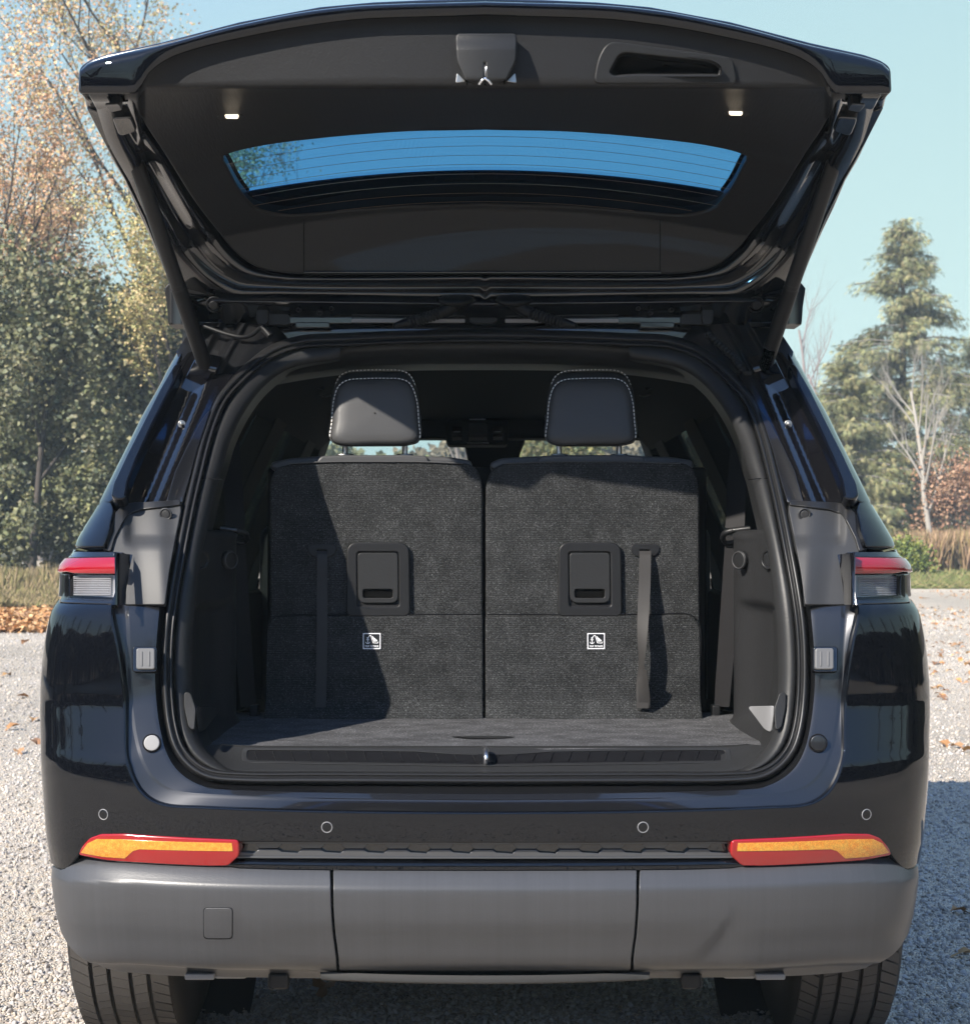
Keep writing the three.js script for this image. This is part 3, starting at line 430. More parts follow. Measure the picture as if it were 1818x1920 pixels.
  part(car, 'header_clip', merge(panel(rounded([[881, 600], [881, 584], [888, 577], [922, 577], [930, 584], [930, 600], [924, 604], [887, 604]], 5), 9, (px, py) => atOn(px, py, () => -0.742), { rim: 0.003, depth: 0.02 }), button(atOn(905, 585, () => -0.738), V(0, 0, 1), 0.0085, 0.006, 0.003)), M.plastic);
  // washer hose in the corner with its elbow
  const hp = [[374, 608], [395, 616], [428, 627], [455, 632], [472, 628], [487, 616], [492, 613]].map(([px, py]) => atOn(px, py, (x, y) => zSeal(y) + 0.02));
  part(car, 'washer_hose', merge(tube(hp, 0.0055, 40, 8), rod(hp[6], atOn(507, 630, (x, y) => zSeal(y) + 0.01), 0.009, 0.009, 14)), M.boot);
  const wl = [[1326, 625], [1352, 650], [1372, 668], [1388, 690], [1403, 700], [1412, 698]].map(([px, py]) => atOn(px, py, (x, y) => zSeal(y) + 0.012)), cw = new THREE.CatmullRomCurve3(wl), fw = cw.computeFrenetFrames(90), rw = [];
  for (let i = 0; i <= 90; i++) { const p = cw.getPointAt(i / 90), rr = 0.009 + 0.0014 * Math.sin(i / 90 * Math.PI * 2 * 16); rw.push(Array.from({ length: 10 }, (_, a) => p.clone().addScaledVector(fw.normals[i], rr * Math.cos(a * Math.PI / 5)).addScaledVector(fw.binormals[i], rr * Math.sin(a * Math.PI / 5)))); }
  part(car, 'strut_cable', loft(rw, true), M.boot);
}
// ------------------------------------------------------------------ luggage space and cabin
const R_ = (px) => 2 * MID_X - px;
{
  // trim that lines the opening behind the seal: down each side, and across the head
  const outer = [[1180, 641], [1290, 655], [1345, 692], [1380, 738], [1409, 800], [1427, 862], [1437, 898], [1449, 950], [1459, 1000], [1467, 1040], [1481, 1110], [1488, 1170], [1492, 1250], [1489, 1310], [1480, 1370], [1460, 1412], [1428, 1438], [1385, 1450]];
  const inner = [[1180, 674], [1275, 692], [1322, 725], [1360, 775], [1386, 830], [1400, 878], [1408, 902], [1420, 952], [1432, 1002], [1440, 1042], [1448, 1110], [1454, 1170], [1457, 1250], [1455, 1310], [1449, 1368], [1434, 1400], [1412, 1424], [1382, 1446]];
  const n = 70, A = curve2(outer, n), B = curve2(inner, n), rows = [];
  const sm = (k, dz) => A.map((a, i) => atOn(mix(a[0], B[i][0], k), mix(a[1], B[i][1], k), (x, y) => zSeal(y) + dz));
  rows.push(sm(-0.1, -0.03), sm(0.0, -0.012), sm(0.3, -0.008), sm(0.72, -0.022), sm(0.94, -0.040), sm(1.0, -0.052), B.map((b) => { const p = atOn(b[0], b[1], (x, y) => zSeal(y) - 0.052); return V(p.x + 0.012, p.y, p.z - 0.06); }), B.map((b) => { const p = atOn(b[0], b[1], (x, y) => zSeal(y) - 0.052); return V(p.x + 0.02, p.y, p.z - 0.20); }));
  both(car, 'pillar_trim', loft(rows), M.plastic);
  const seamLine = [[1402, 899.5], [1420, 897.5], [1440, 896.5]].map(([px, py]) => atOn(px, py, (x, y) => zSeal(y) - 0.010)); both(car, 'trim_joint', tube(seamLine, 0.0011, 10, 5), M.seam);
  const head = [];
  for (const [k, dy, z] of [[0, -4, -0.03], [0, 0, -0.014], [0, 14, -0.02], [0, 26, -0.05], [0, 40, -0.12], [0, 52, -0.3]]) head.push(Array.from({ length: 41 }, (_, i) => { const t = i / 20 - 1, px = 909 + t * 400, py = 642 + 30 * Math.pow(Math.abs(t), 3) + dy; return atOn(px, py, (x, y) => -0.715 + z); }));
  part(car, 'header_trim', loft(head), M.plastic);
}
{
  // side walls of the luggage space: a hollow pocket under a rolled shelf, sockets and hooks
  const yF = 0.785, shelfY = 1.255;
  const wz = spline([[-1.0, 0.705], [-0.75, 0.70], [-0.69, 0.655], [-0.655, 0.615], [-0.62, 0.606], [-0.55, 0.613], [-0.45, 0.632], [-0.3, 0.646], [-0.2, 0.65]]), wx = (y, z) => wz(z) + 0.022 * smooth(1.115, 1.085, y) * smooth(-0.27, -0.33, z) * smooth(-0.60, -0.5, z) * smooth(0.80, 0.86, y);
  const rows = [];
  for (let j = 0; j <= 52; j++) {
    const t = j / 52, y = mix(yF, shelfY, t), r = [];
    for (let i = 0; i <= 44; i++) { const z = mix(Math.min(-0.20, zSeal(y) - 0.055), -0.98, i / 44), bulge = 0, foot = 0.03 * smooth(0.83, 0.785, y); r.push(V(wx(y, z) - bulge - foot, y, z)); }
    rows.push(r);
  }
  for (const [dx, dy] of [[-0.004, 0.012], [0.012, 0.022], [0.05, 0.024], [0.2, 0.02]]) rows.push(rows[52].map((p) => V(p.x + dx * smooth(-0.36, -0.6, p.z), shelfY + dy, p.z)));
  const wall = loft(rows, false, 'zy');
  const walls = both(car, 'side_trim', wall, M.trim);
  for (const [k, w] of [[1, walls[0]], [-1, walls[1]]]) {
    const f = (px, py, z) => { const p = at(px, py, z); p.x *= k; return p; };

    const a = f(1392, 1050, -0.52), b = f(1440, 1049, -0.33), n = V(-0.8 * k, 0, 0.6).normalize();
    part(w, 'round_socket', merge(button(a, n, 0.022, 0.014, 0.006), ring(a.clone().addScaledVector(n, 0.012), n, 0.021, 0.0025)), M.satin);
    part(w, 'socket_rim', ring(a.clone().addScaledVector(n, 0.015), n, 0.0195, 0.0012), M.pocket);
    part(w, 'bag_hook', merge(ring(b, V(-0.8 * k, 0, 0.6).normalize(), 0.02, 0.0035), button(b.clone().addScaledVector(V(-0.8 * k, 0, 0.6), -0.006), V(-0.8 * k, 0, 0.6).normalize(), 0.026, 0.006, 0.003)), M.satin);
    const c = f(1462, 1327, -0.20);
    const plate = panel(rounded([[1455, 1368], [1452, 1330], [1462, 1300], [1471, 1299], [1471, 1325], [1463, 1362]], 6), 8, (px, py) => atOn(px, py, (x, y) => zSeal(y) - 0.004), { rim: 0.002, depth: 0.008 }); part(w, 'tie_down_plate', k > 0 ? plate : mirror(plate), M.plastic);
    part(w, 'tie_down_loop', rod(c, V(c.x - 0.003 * k, c.y + 0.024, c.z + 0.006), 0.0035, 0.0035, 10), M.chrome);
    // floor-side tray with a raised lip beside the carpet
    const tr = [[1376, 1340], [1440, 1322], [1452, 1330], [1446, 1382], [1420, 1372], [1392, 1352]];
    const g = panel(rounded(tr, 5), 8, (px, py) => { const d = (CAM_Y - 0.782) * F / (py - HORIZON); return V((px - MID_X) * d / F, 0.782, CAM_Z - d); }, { rim: 0.004, depth: 0.02, out: V(0, 1, 0), uv: 'xz' }); part(w, 'tray', k > 0 ? g : mirror(g), M.satin);
    const pocket = panel(rounded([[1402, 1326], [1450, 1325], [1443, 1372], [1432, 1366]], 5), 7, (px, py) => at(px, py, mix(-0.44, -0.26, smooth(1400, 1450, px))), { rim: 0.002, depth: 0.004 }); part(w, 'corner_pocket', k > 0 ? pocket : mirror(pocket), k > 0 ? M.grey : M.plastic);
  }
  // floor board with its recessed finger grip, and the sill trim in front
  const fo = rounded([[-0.588, -0.238, 0.02], [0.592, -0.232, 0.02], [0.618, -0.30, 0.05], [0.632, -0.45, 0.05], [0.655, -0.8], [-0.655, -0.8], [-0.632, -0.45, 0.05], [-0.612, -0.30, 0.05]], 0.02);
  const floorAt = (x, z) => V(x, 0.798 + 0.016 * smooth(-0.36, -0.68, z) + 0.0015 * Math.sin(x * 23) * Math.sin(z * 17 + 1), z);
  const fl = part(car, 'cargo_floor', null, null);
  part(fl, 'carpet', panel(fo, [0.05, 0.05], floorAt, { rim: 0.008, depth: 0.022, out: V(0, 1, 0), uv: 'xz' }), M.floorCarpet);
  const grip = (px, py) => { const d = (CAM_Y - 0.799) * F / (py - HORIZON); return V((px - MID_X) * d / F, 0.7995, CAM_Z - d); };
  part(fl, 'finger_grip', panel(curve2([[846, 1381], [870, 1376.5], [913, 1375], [956, 1376.5], [980, 1381], [956, 1384.5], [913, 1385.5], [870, 1384.5]], 40, true), 6, grip, { rim: 0.001, out: V(0, 1, 0) }), M.seam);
  part(fl, 'grip_plate', panel(curve2([[862, 1382.5], [890, 1379.5], [913, 1379], [936, 1379.5], [966, 1382.5], [936, 1384.5], [913, 1385], [890, 1384.5]], 40, true), 6, (a, b) => grip(a, b).add(V(0, 0.0006, 0)), { out: V(0, 1, 0) }), M.plastic);
  const sill = part(car, 'sill_trim', null, null);
  const sx = (t, a, b, c) => Array.from({ length: 61 }, (_, i) => { const u = i / 30 - 1, x = 909 + u * a, lift = c * Math.pow(Math.abs(u), 14); return [x, b - lift]; });
  const yz = [[1398.5, 0.792, 490, -0.232, 4], [1402, 0.790, 500, -0.232, 6], [1402, 0.790, 500, -0.232, 6], [1409, 0.779, 515, -0.224, 12], [1428, 0.763, 528, -0.20, 26], [1440, 0.752, 536, -0.175, 40], [1452, 0.745, 540, -0.16, 52]];
  part(sill, 'cover', loft(yz.map(([py, , w, z, c]) => sx(0, w, py, c).map(([px, q]) => at(px, q, z)))), M.plastic);
  const onSill = (px, py) => at(px, py, linear([[1398, -0.232], [1409, -0.2215], [1428, -0.1975], [1440, -0.1725], [1452, -0.158]])(py) + 0.003);
  const strip = rounded([[462, 1405, 8], [640, 1406], [780, 1408], [860, 1413], [905, 1414], [913, 1414], [960, 1413], [1038, 1408], [1180, 1406], [1360, 1405, 8], [1362, 1426, 8], [1180, 1429], [960, 1432], [909, 1433], [850, 1432], [640, 1429], [462, 1426, 8]], 4);
  const stripBorder = rounded([[455, 1402.5, 8], [640, 1403.5], [780, 1405.5], [860, 1410.5], [960, 1410.5], [1038, 1405.5], [1180, 1403.5], [1367, 1402.5, 8], [1370, 1428.5, 8], [1180, 1431.5], [960, 1434.5], [909, 1435.5], [850, 1434.5], [640, 1431.5], [455, 1428.5, 8]], 4);
  part(sill, 'strip_border', panel(stripBorder, [14, 5], onSill, { holes: [strip], rim: 0.0015, depth: 0.006 }), M.plastic);
  part(sill, 'step_strip', panel(strip, [14, 5], (a, b) => onSill(a, b).add(V(0, -0.001, -0.002))), M.seam);
  for (let i = 0; i < 26; i++) { const px = 484 + i * 34 + (i > 12 ? 3 : 0), dir = px < 909 ? -1 : 1, lo = 1426 - 0, p = [0, 0.5, 1].map((t) => onSill(px + dir * 7 * t, mix(lo + 1, Math.abs(px - 909) < 120 ? 1414 : 1408, t)).add(V(0, 0, -0.001))); part(sill, 'tread_rib', tube(p, 0.0010, 6, 5), M.boot); }
  const st = part(car, 'striker', null, null);
  part(st, 'plate', panel(rect(894, 1414, 929, 1430, 5), 6, (a, b) => onSill(a, b).add(V(0, 0, 0.003)), { rim: 0.002, depth: 0.008 }), M.seam);
  const s0 = onSill(911, 1430), s1 = onSill(911, 1414); part(st, 'loop', tube([s0.clone().add(V(0, -0.002, 0.002)), s0.clone().add(V(0, 0.012, 0.018)), s1.clone().add(V(0, 0.012, 0.012)), s1.clone().add(V(0, 0.0, -0.004))], 0.0055, 24, 10), M.chrome);
}
{
  // third-row seats folded upright: carpeted backs, release handles, tethers, labels, head restraints
  const zBack = (y) => -0.70 - 0.055 * (y - 0.8);
  const onBack = (dz) => (px, py) => atOn(px, py, (x, y) => zBack(y) + dz - 0.006 * Math.pow(Math.abs((px < 908 ? px - 703 : px - 1110) / 200), 6));
  const labelMap = (() => { const c = document.createElement('canvas'); c.width = 272; c.height = 240; const g = c.getContext('2d');
    g.fillStyle = '#dcdce0'; g.fillRect(0, 0, 272, 240); g.fillStyle = '#101114'; g.beginPath(); g.roundRect ? g.roundRect(14, 14, 244, 212, 16) : g.rect(14, 14, 244, 212); g.fill();
    g.strokeStyle = '#e8e8ea'; g.fillStyle = '#e8e8ea'; g.lineWidth = 9; g.lineCap = 'round';
    g.beginPath(); g.moveTo(74, 84); g.lineTo(74, 150); g.stroke(); g.beginPath(); g.arc(74, 128, 30, 0.25, Math.PI - 0.25); g.stroke(); g.beginPath(); g.moveTo(56, 100); g.lineTo(92, 100); g.stroke(); g.beginPath(); g.arc(74, 74, 9, 0, 7); g.stroke();
    g.beginPath(); g.moveTo(84, 66); g.quadraticCurveTo(96, 34, 122, 34); g.lineTo(156, 146); g.lineTo(226, 150); g.lineTo(236, 132); g.stroke();
    g.beginPath(); g.moveTo(138, 44); g.lineTo(166, 128); g.lineTo(222, 122); g.quadraticCurveTo(222, 96, 196, 96); g.quadraticCurveTo(192, 74, 170, 74); g.quadraticCurveTo(160, 50, 138, 44); g.fill();
    g.font = 'bold 40px sans-serif'; g.textAlign = 'center'; g.fillText('TOP TETHER', 136, 212, 214);
    const t = new THREE.CanvasTexture(c); t.colorSpace = THREE.SRGBColorSpace; return t; })();
  const labelMat = std([1, 1, 1], 0.4, { map: labelMap });
  part(car, 'seat_backing', block(-0.56, 0.57, 0.79, 1.44, -0.90, -0.84, 0.01), M.cabin);
  const seats = [
    { name: 'left', o: [[510, 905, 20], [519, 881, 18], [555, 873, 30], [640, 870, 40], [858, 870, 30], [889, 877, 25], [900, 908, 14], [900.5, 1362], [504, 1362], [504, 1178, 12], [511, 1160, 12]], flap: [[502, 1184], [514, 1159, 10], [902, 1157, 2], [902.5, 1362], [500, 1362]], hx: 703, handle: 709, slot: 604, strap: -1, lab: 697, posts: [647, 759], top: [[598, 866], [604, 859, 3], [640, 857.5, 6], [760, 857, 6], [797, 859, 3], [800, 866]] },
    { name: 'right', o: [[915, 908, 14], [927, 880, 22], [957, 871, 30], [1120, 869, 30], [1268, 871, 30], [1294, 877, 22], [1306, 903, 12], [1307, 1160, 10], [1307, 1170, 8], [1308, 1362], [915.5, 1362], [915, 1300]], flap: [[913, 1160, 2], [1294, 1157, 10], [1309, 1174, 10], [1311, 1362], [913.5, 1362]], hx: 1107, handle: 1106, slot: 1209, strap: 1, lab: 1117, posts: [1048, 1160], top: [[1010, 866], [1016, 859, 3], [1050, 857.5, 6], [1170, 857, 6], [1203, 859, 3], [1206, 866]] },
  ];
  for (const s of seats) {
    const seat = part(car, 'rear_seat', null, null);
    part(seat, 'seatback', panel(rounded(s.o, 4), [14, 14], onBack(0), { rim: 0.007, depth: 0.10 }), M.carpet);
    part(seat, 'lower_flap', panel(rounded(s.flap, 4), [14, 14], (px, py) => { const p = onBack(0.013)(px, py); p.z += 0.045 * smooth(1310, 1362, py); return p; }, { rim: 0.005, depth: 0.016 }), M.carpet);
    part(seat, 'flap_seam', tube((s.name === 'left' ? [[501, 1230], [502, 1186], [506, 1166], [520, 1156], [600, 1153.5], [760, 1152.5], [900, 1152]] : [[914, 1152], [1060, 1152.5], [1220, 1152], [1294, 1153], [1310, 1168], [1313, 1190], [1313, 1230]]).map(([px, py]) => onBack(0.010)(px, py)), 0.0016, 60, 6), M.seam);
    const up = (dz) => (px, py) => atOn(px, py, (x, y) => zBack(y) - 0.02 + dz);
    part(seat, 'bolster', panel(rounded([[s.name === 'left' ? 512 : 925, 873], [s.name === 'left' ? 545 : 940, 866, 8], [s.name === 'left' ? 600 : 1010, 862], [s.name === 'left' ? 800 : 1206, 862], [s.name === 'left' ? 845 : 1260, 864], [s.name === 'left' ? 880 : 1296, 870, 6], [s.name === 'left' ? 860 : 1270, 885], [s.name === 'left' ? 545 : 950, 885]], 3), 9, up(0.004), { rim: 0.010, depth: 0.08 }), M.leather);
    part(seat, 'top_pad', panel(rounded(s.top, 3), 9, up(0.016), { rim: 0.006, depth: 0.09 }), M.leather);
    part(seat, 'piping', tube([s.name === 'left' ? 540 : 945, s.hx - 90, s.hx, s.hx + 90, s.name === 'left' ? 868 : 1275].map((px, i) => up(0.022)(px, [869, 866, 865.5, 866, 869][i])), 0.0022, 40, 6), M.leather);
    // release handle in its bezel
    const c = s.handle;

    const bez = rounded([[c - 56, 1020, 17], [c + 55, 1020, 17], [c + 57, 1153, 10], [c - 57, 1153, 10]], 14), win = rounded([[c - 43, 1032], [c + 41, 1032], [c + 42, 1140], [c - 42, 1140]], 9);
    part(seat, 'handle_bezel', panel(bez, 8, onBack(0.013), { holes: [win], rim: 0.004, depth: 0.03 }), M.satin);
    part(seat, 'handle_well', panel(rounded([[c - 44, 1030], [c + 42, 1030], [c + 43, 1142], [c - 43, 1142]], 9), 8, (px, py) => onBack(0.002 + 0.009 * smooth(1131, 1142, py))(px, py)), M.boot);
    part(seat, 'handle_paddle', panel(rounded([[c - 37, 1038], [c + 35, 1038], [c + 36, 1129, 14], [c - 36, 1129, 14]], 6), 8, onBack(0.011), { holes: [rounded([[c - 31, 1103], [c + 29, 1103], [c + 29, 1123], [c - 30, 1123]], 7)], rim: 0.0025, depth: 0.014 }), M.plastic);
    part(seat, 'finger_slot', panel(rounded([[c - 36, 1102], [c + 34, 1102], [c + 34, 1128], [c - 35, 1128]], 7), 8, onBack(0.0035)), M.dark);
    // tether strap through its slot
    const k = s.slot, sl = rounded([[k - 25, 1022, 8], [k + 25, 1022, 8], [k + 25, 1034, 10], [k + 18, 1042, 6], [k - 18, 1042, 6], [k - 25, 1034, 10]], 8);
    part(seat, 'tether_slot', panel(sl, 6, onBack(0.005), { holes: [rect(k - 12, 1029, k + 10, 1035, 2.5)], rim: 0.002, depth: 0.008 }), M.satin);
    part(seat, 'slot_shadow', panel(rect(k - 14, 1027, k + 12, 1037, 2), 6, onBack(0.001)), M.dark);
    const path = s.strap > 0 ? [[1209, 1033, 0.004, 21, 0], [1209, 1042, 0.014, 21, 0.02], [1208, 1090, 0.028, 21, 0.05], [1206, 1140, 0.045, 20, 0.2], [1204, 1180, 0.055, 18, 0.55], [1203, 1215, 0.060, 15, 0.9], [1202, 1250, 0.058, 13, 1.15], [1202, 1285, 0.050, 18, 0.6], [1204, 1312, 0.046, 21, 0.25], [1204, 1328, 0.044, 14, 0.2]] : [[604, 1033, 0.004, 19, 0], [604, 1042, 0.012, 19, 0], [604, 1100, 0.016, 19, 0], [604, 1180, 0.02, 18, 0], [603, 1250, 0.022, 19, 0], [602, 1300, 0.022, 20, 0], [601, 1326, 0.024, 19, 0]];
    const rows = path.map(([px, py, dz, w, tw]) => { const q = onBack(dz)(px, py), hw = 0.5 * (s.strap > 0 ? 22 : 20) * (CAM_Z - q.z) / F; return [-1, -0.5, 0, 0.5, 1].map((t) => V(q.x + t * hw * Math.cos(tw), q.y, q.z + t * hw * Math.sin(tw))); });
    const cr = (i) => new THREE.CatmullRomCurve3(rows.map((r) => r[i])).getPoints(50), cols = [0, 1, 2, 3, 4].map(cr), grid = cols[0].map((_, j) => cols.map((q) => q[j]));
    const back = grid.map((r) => r.map((p) => p.clone().add(V(0, 0, -0.0016))));
    const strap = merge(loft(grid), loft(back), loft([grid.map((r) => r[0]), back.map((r) => r[0])]), loft([grid.map((r) => r[4]), back.map((r) => r[4])]));
    part(seat, 'tether_strap', strap, M.webbing);
    if (s.strap > 0) { const e = grid.slice(34).map((r) => r.map((p) => p.clone().add(V(0.004, 0, 0.012 * Math.sin((p.y - 0.85) * 20))))); part(seat, 'strap_loop', loft(e), M.webbing); }
    // label with its pictogram
    const L0 = onBack(0.0155)(s.lab - 16.5, 1187), L1 = onBack(0.0155)(s.lab + 16.5, 1217), pl = new THREE.PlaneGeometry(L1.x - L0.x, L0.y - L1.y); pl.rotateX(-0.055); pl.translate((L0.x + L1.x) / 2, (L0.y + L1.y) / 2, (L0.z + L1.z) / 2 + 0.0004);
    part(seat, 'tether_label', pl, labelMat);
    // head restraint: a padded cushion with a stitched seam round its face and two chrome posts
    const hr = onBack(0), H = s.hx, zc = zBack(1.5) - 0.055;
   
    const fo = [[H - 84, 826], [H - 82, 790], [H - 78, 748], [H - 68, 722], [H - 52, 712], [H - 20, 709], [H + 20, 708.5], [H + 50, 710], [H + 66, 718], [H + 78, 745], [H + 83, 790], [H + 84, 824], [H + 70, 833], [H, 836], [H - 66, 836]];
    const face = curve2(fo, 96, true), cxy = [H, 775];
    const shrink = (k2, dy = 0) => face.map((p) => [cxy[0] + (p[0] - cxy[0]) * k2, cxy[1] + (p[1] - cxy[1]) * k2 + dy]);
    const ringRow = (k2, dz, dy = 0) => shrink(k2, dy).map((p) => at(p[0], p[1], zc + dz - 0.016 * (775 - p[1]) / 60));
    const rws = [ringRow(0.02, 0.057), ringRow(0.3, 0.0565), ringRow(0.6, 0.0555), ringRow(0.8, 0.053), ringRow(0.90, 0.048), ringRow(0.945, 0.041), ringRow(0.96, 0.037), ringRow(0.985, 0.033), ringRow(1.0, 0.022, -1), ringRow(1.015, 0.0, -4), ringRow(1.02, -0.03, -9), ringRow(0.99, -0.055, -13), ringRow(0.85, -0.075, -14), ringRow(0.4, -0.085, -12), ringRow(0.02, -0.087, -12)];
    part(seat, 'cushion', loft(rws, true), M.leather);
    const seamRing = ringRow(0.952, 0.0378), top2 = ringRow(0.985, -0.022, -13);
    part(seat, 'seam', tube(seamRing, 0.0016, 200, 5, true), M.seam);
    const stitch = []; const stc = new THREE.CatmullRomCurve3(ringRow(0.985, 0.0335), true), N = 74;
    for (let i = 0; i < N; i++) { const a = stc.getPointAt(i / N), b = stc.getPointAt((i + 0.6) / N); if (a.y < at(0, 822, zc).y) continue; stitch.push(rod(a, b, 0.0017, 0.0017, 5)); }
    const tc = new THREE.CatmullRomCurve3(top2, true); for (let i = 0; i < N; i++) { const a = tc.getPointAt(i / N), b = tc.getPointAt((i + 0.6) / N); if (a.y < at(0, 722, zc).y) continue; a.y += 0.004; b.y += 0.004; stitch.push(rod(a, b, 0.0015, 0.0015, 5)); }
    const sm = part(seat, 'stitching', merge(stitch), M.thread); sm.userData.kind = 'stuff';
    part(seat, 'cushion_base', panel(rounded([[H - 82, 822], [H, 828], [H + 82, 822], [H + 78, 831], [H + 55, 836], [H - 58, 836.5], [H - 74, 832]], 5), 8, (px, py) => at(px, py, zc + 0.046 - 0.0016 * (py - 822)), { rim: 0.006, depth: 0.08 }), M.leather);
    for (const px of s.posts) { const a = at(px, 862, zc - 0.012), b = at(px, 828, zc - 0.012); part(seat, 'post', rod(a, b, 0.0072, 0.0072, 18), M.chrome); const g = new THREE.TorusGeometry(0.015, 0.003, 8, 24); g.rotateX(Math.PI / 2); g.scale(1.2, 1, 0.8); g.translate(a.x, at(px, 853, zc).y, a.z + 0.004); part(seat, 'post_collar', g, M.steel); }

  }
}
{
  // seat belts beside the third row
  for (const k of [1, -1]) {
    const f = (px, py, z) => { const p = at(px, py, z); p.x *= k; return p; }, b = part(car, 'seat_belt', null, null);
    const band = (pts) => loft(pts.map(([px, py, z, w]) => [-1, 0, 1].map((t) => { const p = f(px, py, z); p.x += t * w / 2 * 0.9; p.z += t * w / 2 * 0.45 * k; return p; })));
    part(b, 'upper_webbing', band([[1391, 780, -0.88, 0.05], [1385, 850, -0.84, 0.05], [1380, 920, -0.80, 0.05], [1377, 990, -0.77, 0.05]]), M.belt);
    part(b, 'lower_webbing', band([[1376, 1004, -0.75, 0.046], [1370, 1090, -0.745, 0.046], [1362, 1200, -0.74, 0.044], [1352, 1325, -0.73, 0.040]]), M.belt);
    part(b, 'guide', merge(tube([f(1354, 1010, -0.74), f(1358, 1000, -0.72), f(1372, 995, -0.71), f(1404, 991, -0.71)], 0.0075, 24, 10), tube([f(1354, 1010, -0.74), f(1360, 1018, -0.75), f(1390, 1012, -0.74)], 0.006, 16, 8)), M.satin);
    part(b, 'guide_bar', rod(f(1374, 994, -0.70), f(1405, 990.5, -0.70), 0.0045, 0.0045, 10), M.steel);
    part(b, 'anchor', block(Math.min(f(1335, 1330, -0.72).x, f(1350, 1330, -0.72).x), Math.max(f(1335, 1330, -0.72).x, f(1350, 1330, -0.72).x), 0.80, 0.84, -0.76, -0.72, 0.004), M.satin);
  }
  // cabin: headliner, lower sides, floor, further rows, dashboard
  const lin = []; for (const z of [-0.80, -1.5, -2.4, -3.15]) lin.push(Array.from({ length: 31 }, (_, i) => { const t = i / 15 - 1, h = 1.735 - 0.015 * smooth(-1, -3.2, z); return V(t * 0.66, h - 0.03 * t * t - 0.09 * Math.pow(Math.abs(t), 8), z); }));
  part(car, 'headliner', loft(lin), M.liner);
  part(car, 'cabin_floor', block(-0.9, 0.9, 0.42, 0.46, -4.0, -0.9, 0.01), M.cabin);
  both(car, 'cabin_side', merge(block(0.70, 0.74, 0.44, 1.09, -3.95, -0.9, 0.01), block(0.66, 0.74, 1.245, 1.262, -1.15, -0.6, 0.006)), M.cabin);
  part(car, 'seat_riser', block(-0.66, 0.66, 0.44, 0.80, -1.3, -0.98, 0.02), M.cabin);
  const row = (z, name, xs, w, top, hw) => { for (const x of xs) { const s = part(car, name, null, null); part(s, 'backrest', block(x - w / 2, x + w / 2, 0.72, top, z - 0.11, z, 0.05), M.leather); part(s, 'cushion', block(x - w / 2, x + w / 2, 0.60, 0.74, z - 0.6, z - 0.05, 0.05), M.leather); part(s, 'head_restraint', block(x - hw / 2, x + hw / 2, top + 0.03, top + 0.21, z - 0.09, z - 0.0, 0.035), M.leather); part(s, 'post', merge(rod(V(x - 0.06, top - 0.02, z - 0.05), V(x - 0.06, top + 0.06, z - 0.05), 0.007), rod(V(x + 0.06, top - 0.02, z - 0.05), V(x + 0.06, top + 0.06, z - 0.05), 0.007)), M.chrome); } };
  row(-1.75, 'middle_seat', [-0.46, 0.46], 0.5, 1.30, 0.26); row(-2.75, 'front_seat', [-0.42, 0.42], 0.52, 1.26, 0.27);
  part(car, 'dashboard', block(-0.78, 0.78, 0.75, 1.10, -3.95, -3.45, 0.06), M.cabin);
  const ov = part(car, 'roof_console', null, null), oc = (px, py) => at(px, py, -2.55);
  const bxy = (a, b, c, d, z0, z1, r) => { const p = oc(a, d), q = oc(c, b); return block(p.x, q.x, p.y, q.y, -2.55 + z0, -2.55 + z1, r); };
  part(ov, 'housing', bxy(836, 786, 952, 834, -0.20, 0, 0.012), M.cabin);
  part(ov, 'screen', bxy(878, 794, 914, 829, -0.01, 0.004, 0.003), M.gloss);
  for (const x of [857, 933]) { part(ov, 'reading_lamp', bxy(x - 10, 800, x + 10, 828, -0.01, 0.003, 0.004), M.gloss); part(ov, 'lamp_trim', bxy(x - 7, 808.6, x + 6, 810.4, -0.005, 0.006, 0.0008), M.chrome); }
  part(ov, 'trim_line', bxy(880, 785.6, 910, 786.8, -0.005, 0.004, 0.0006), M.chrome); part(ov, 'trim_line', bxy(876, 830, 916, 831.2, -0.005, 0.006, 0.0006), M.chrome);
  const mirrorBlock = panel([[872, 822], [982, 822], [972, 845], [964, 872], [884, 872]], 10, (px, py) => at(px, py, -3.3), { rim: 0.01, depth: 0.06 }); part(car, 'rear_view_mirror', mirrorBlock, M.cabin);
  for (const k of [1, -1]) {
    const gh = part(car, 'grab_handle', null, null), f = (px, py, z) => { const p = at(px, py, z); p.x *= k; return p; };
    part(gh, 'bar', tube([f(1210, 726, -1.55), f(1222, 722, -1.55), f(1236, 722, -1.55), f(1262, 735, -1.7)], 0.011, 20, 8), M.plastic);
    part(gh, 'bezel', tube([f(1197, 741, -1.5), f(1206, 743, -1.5), f(1219, 740, -1.5)], 0.0025, 12, 6), M.grey);
  }
}
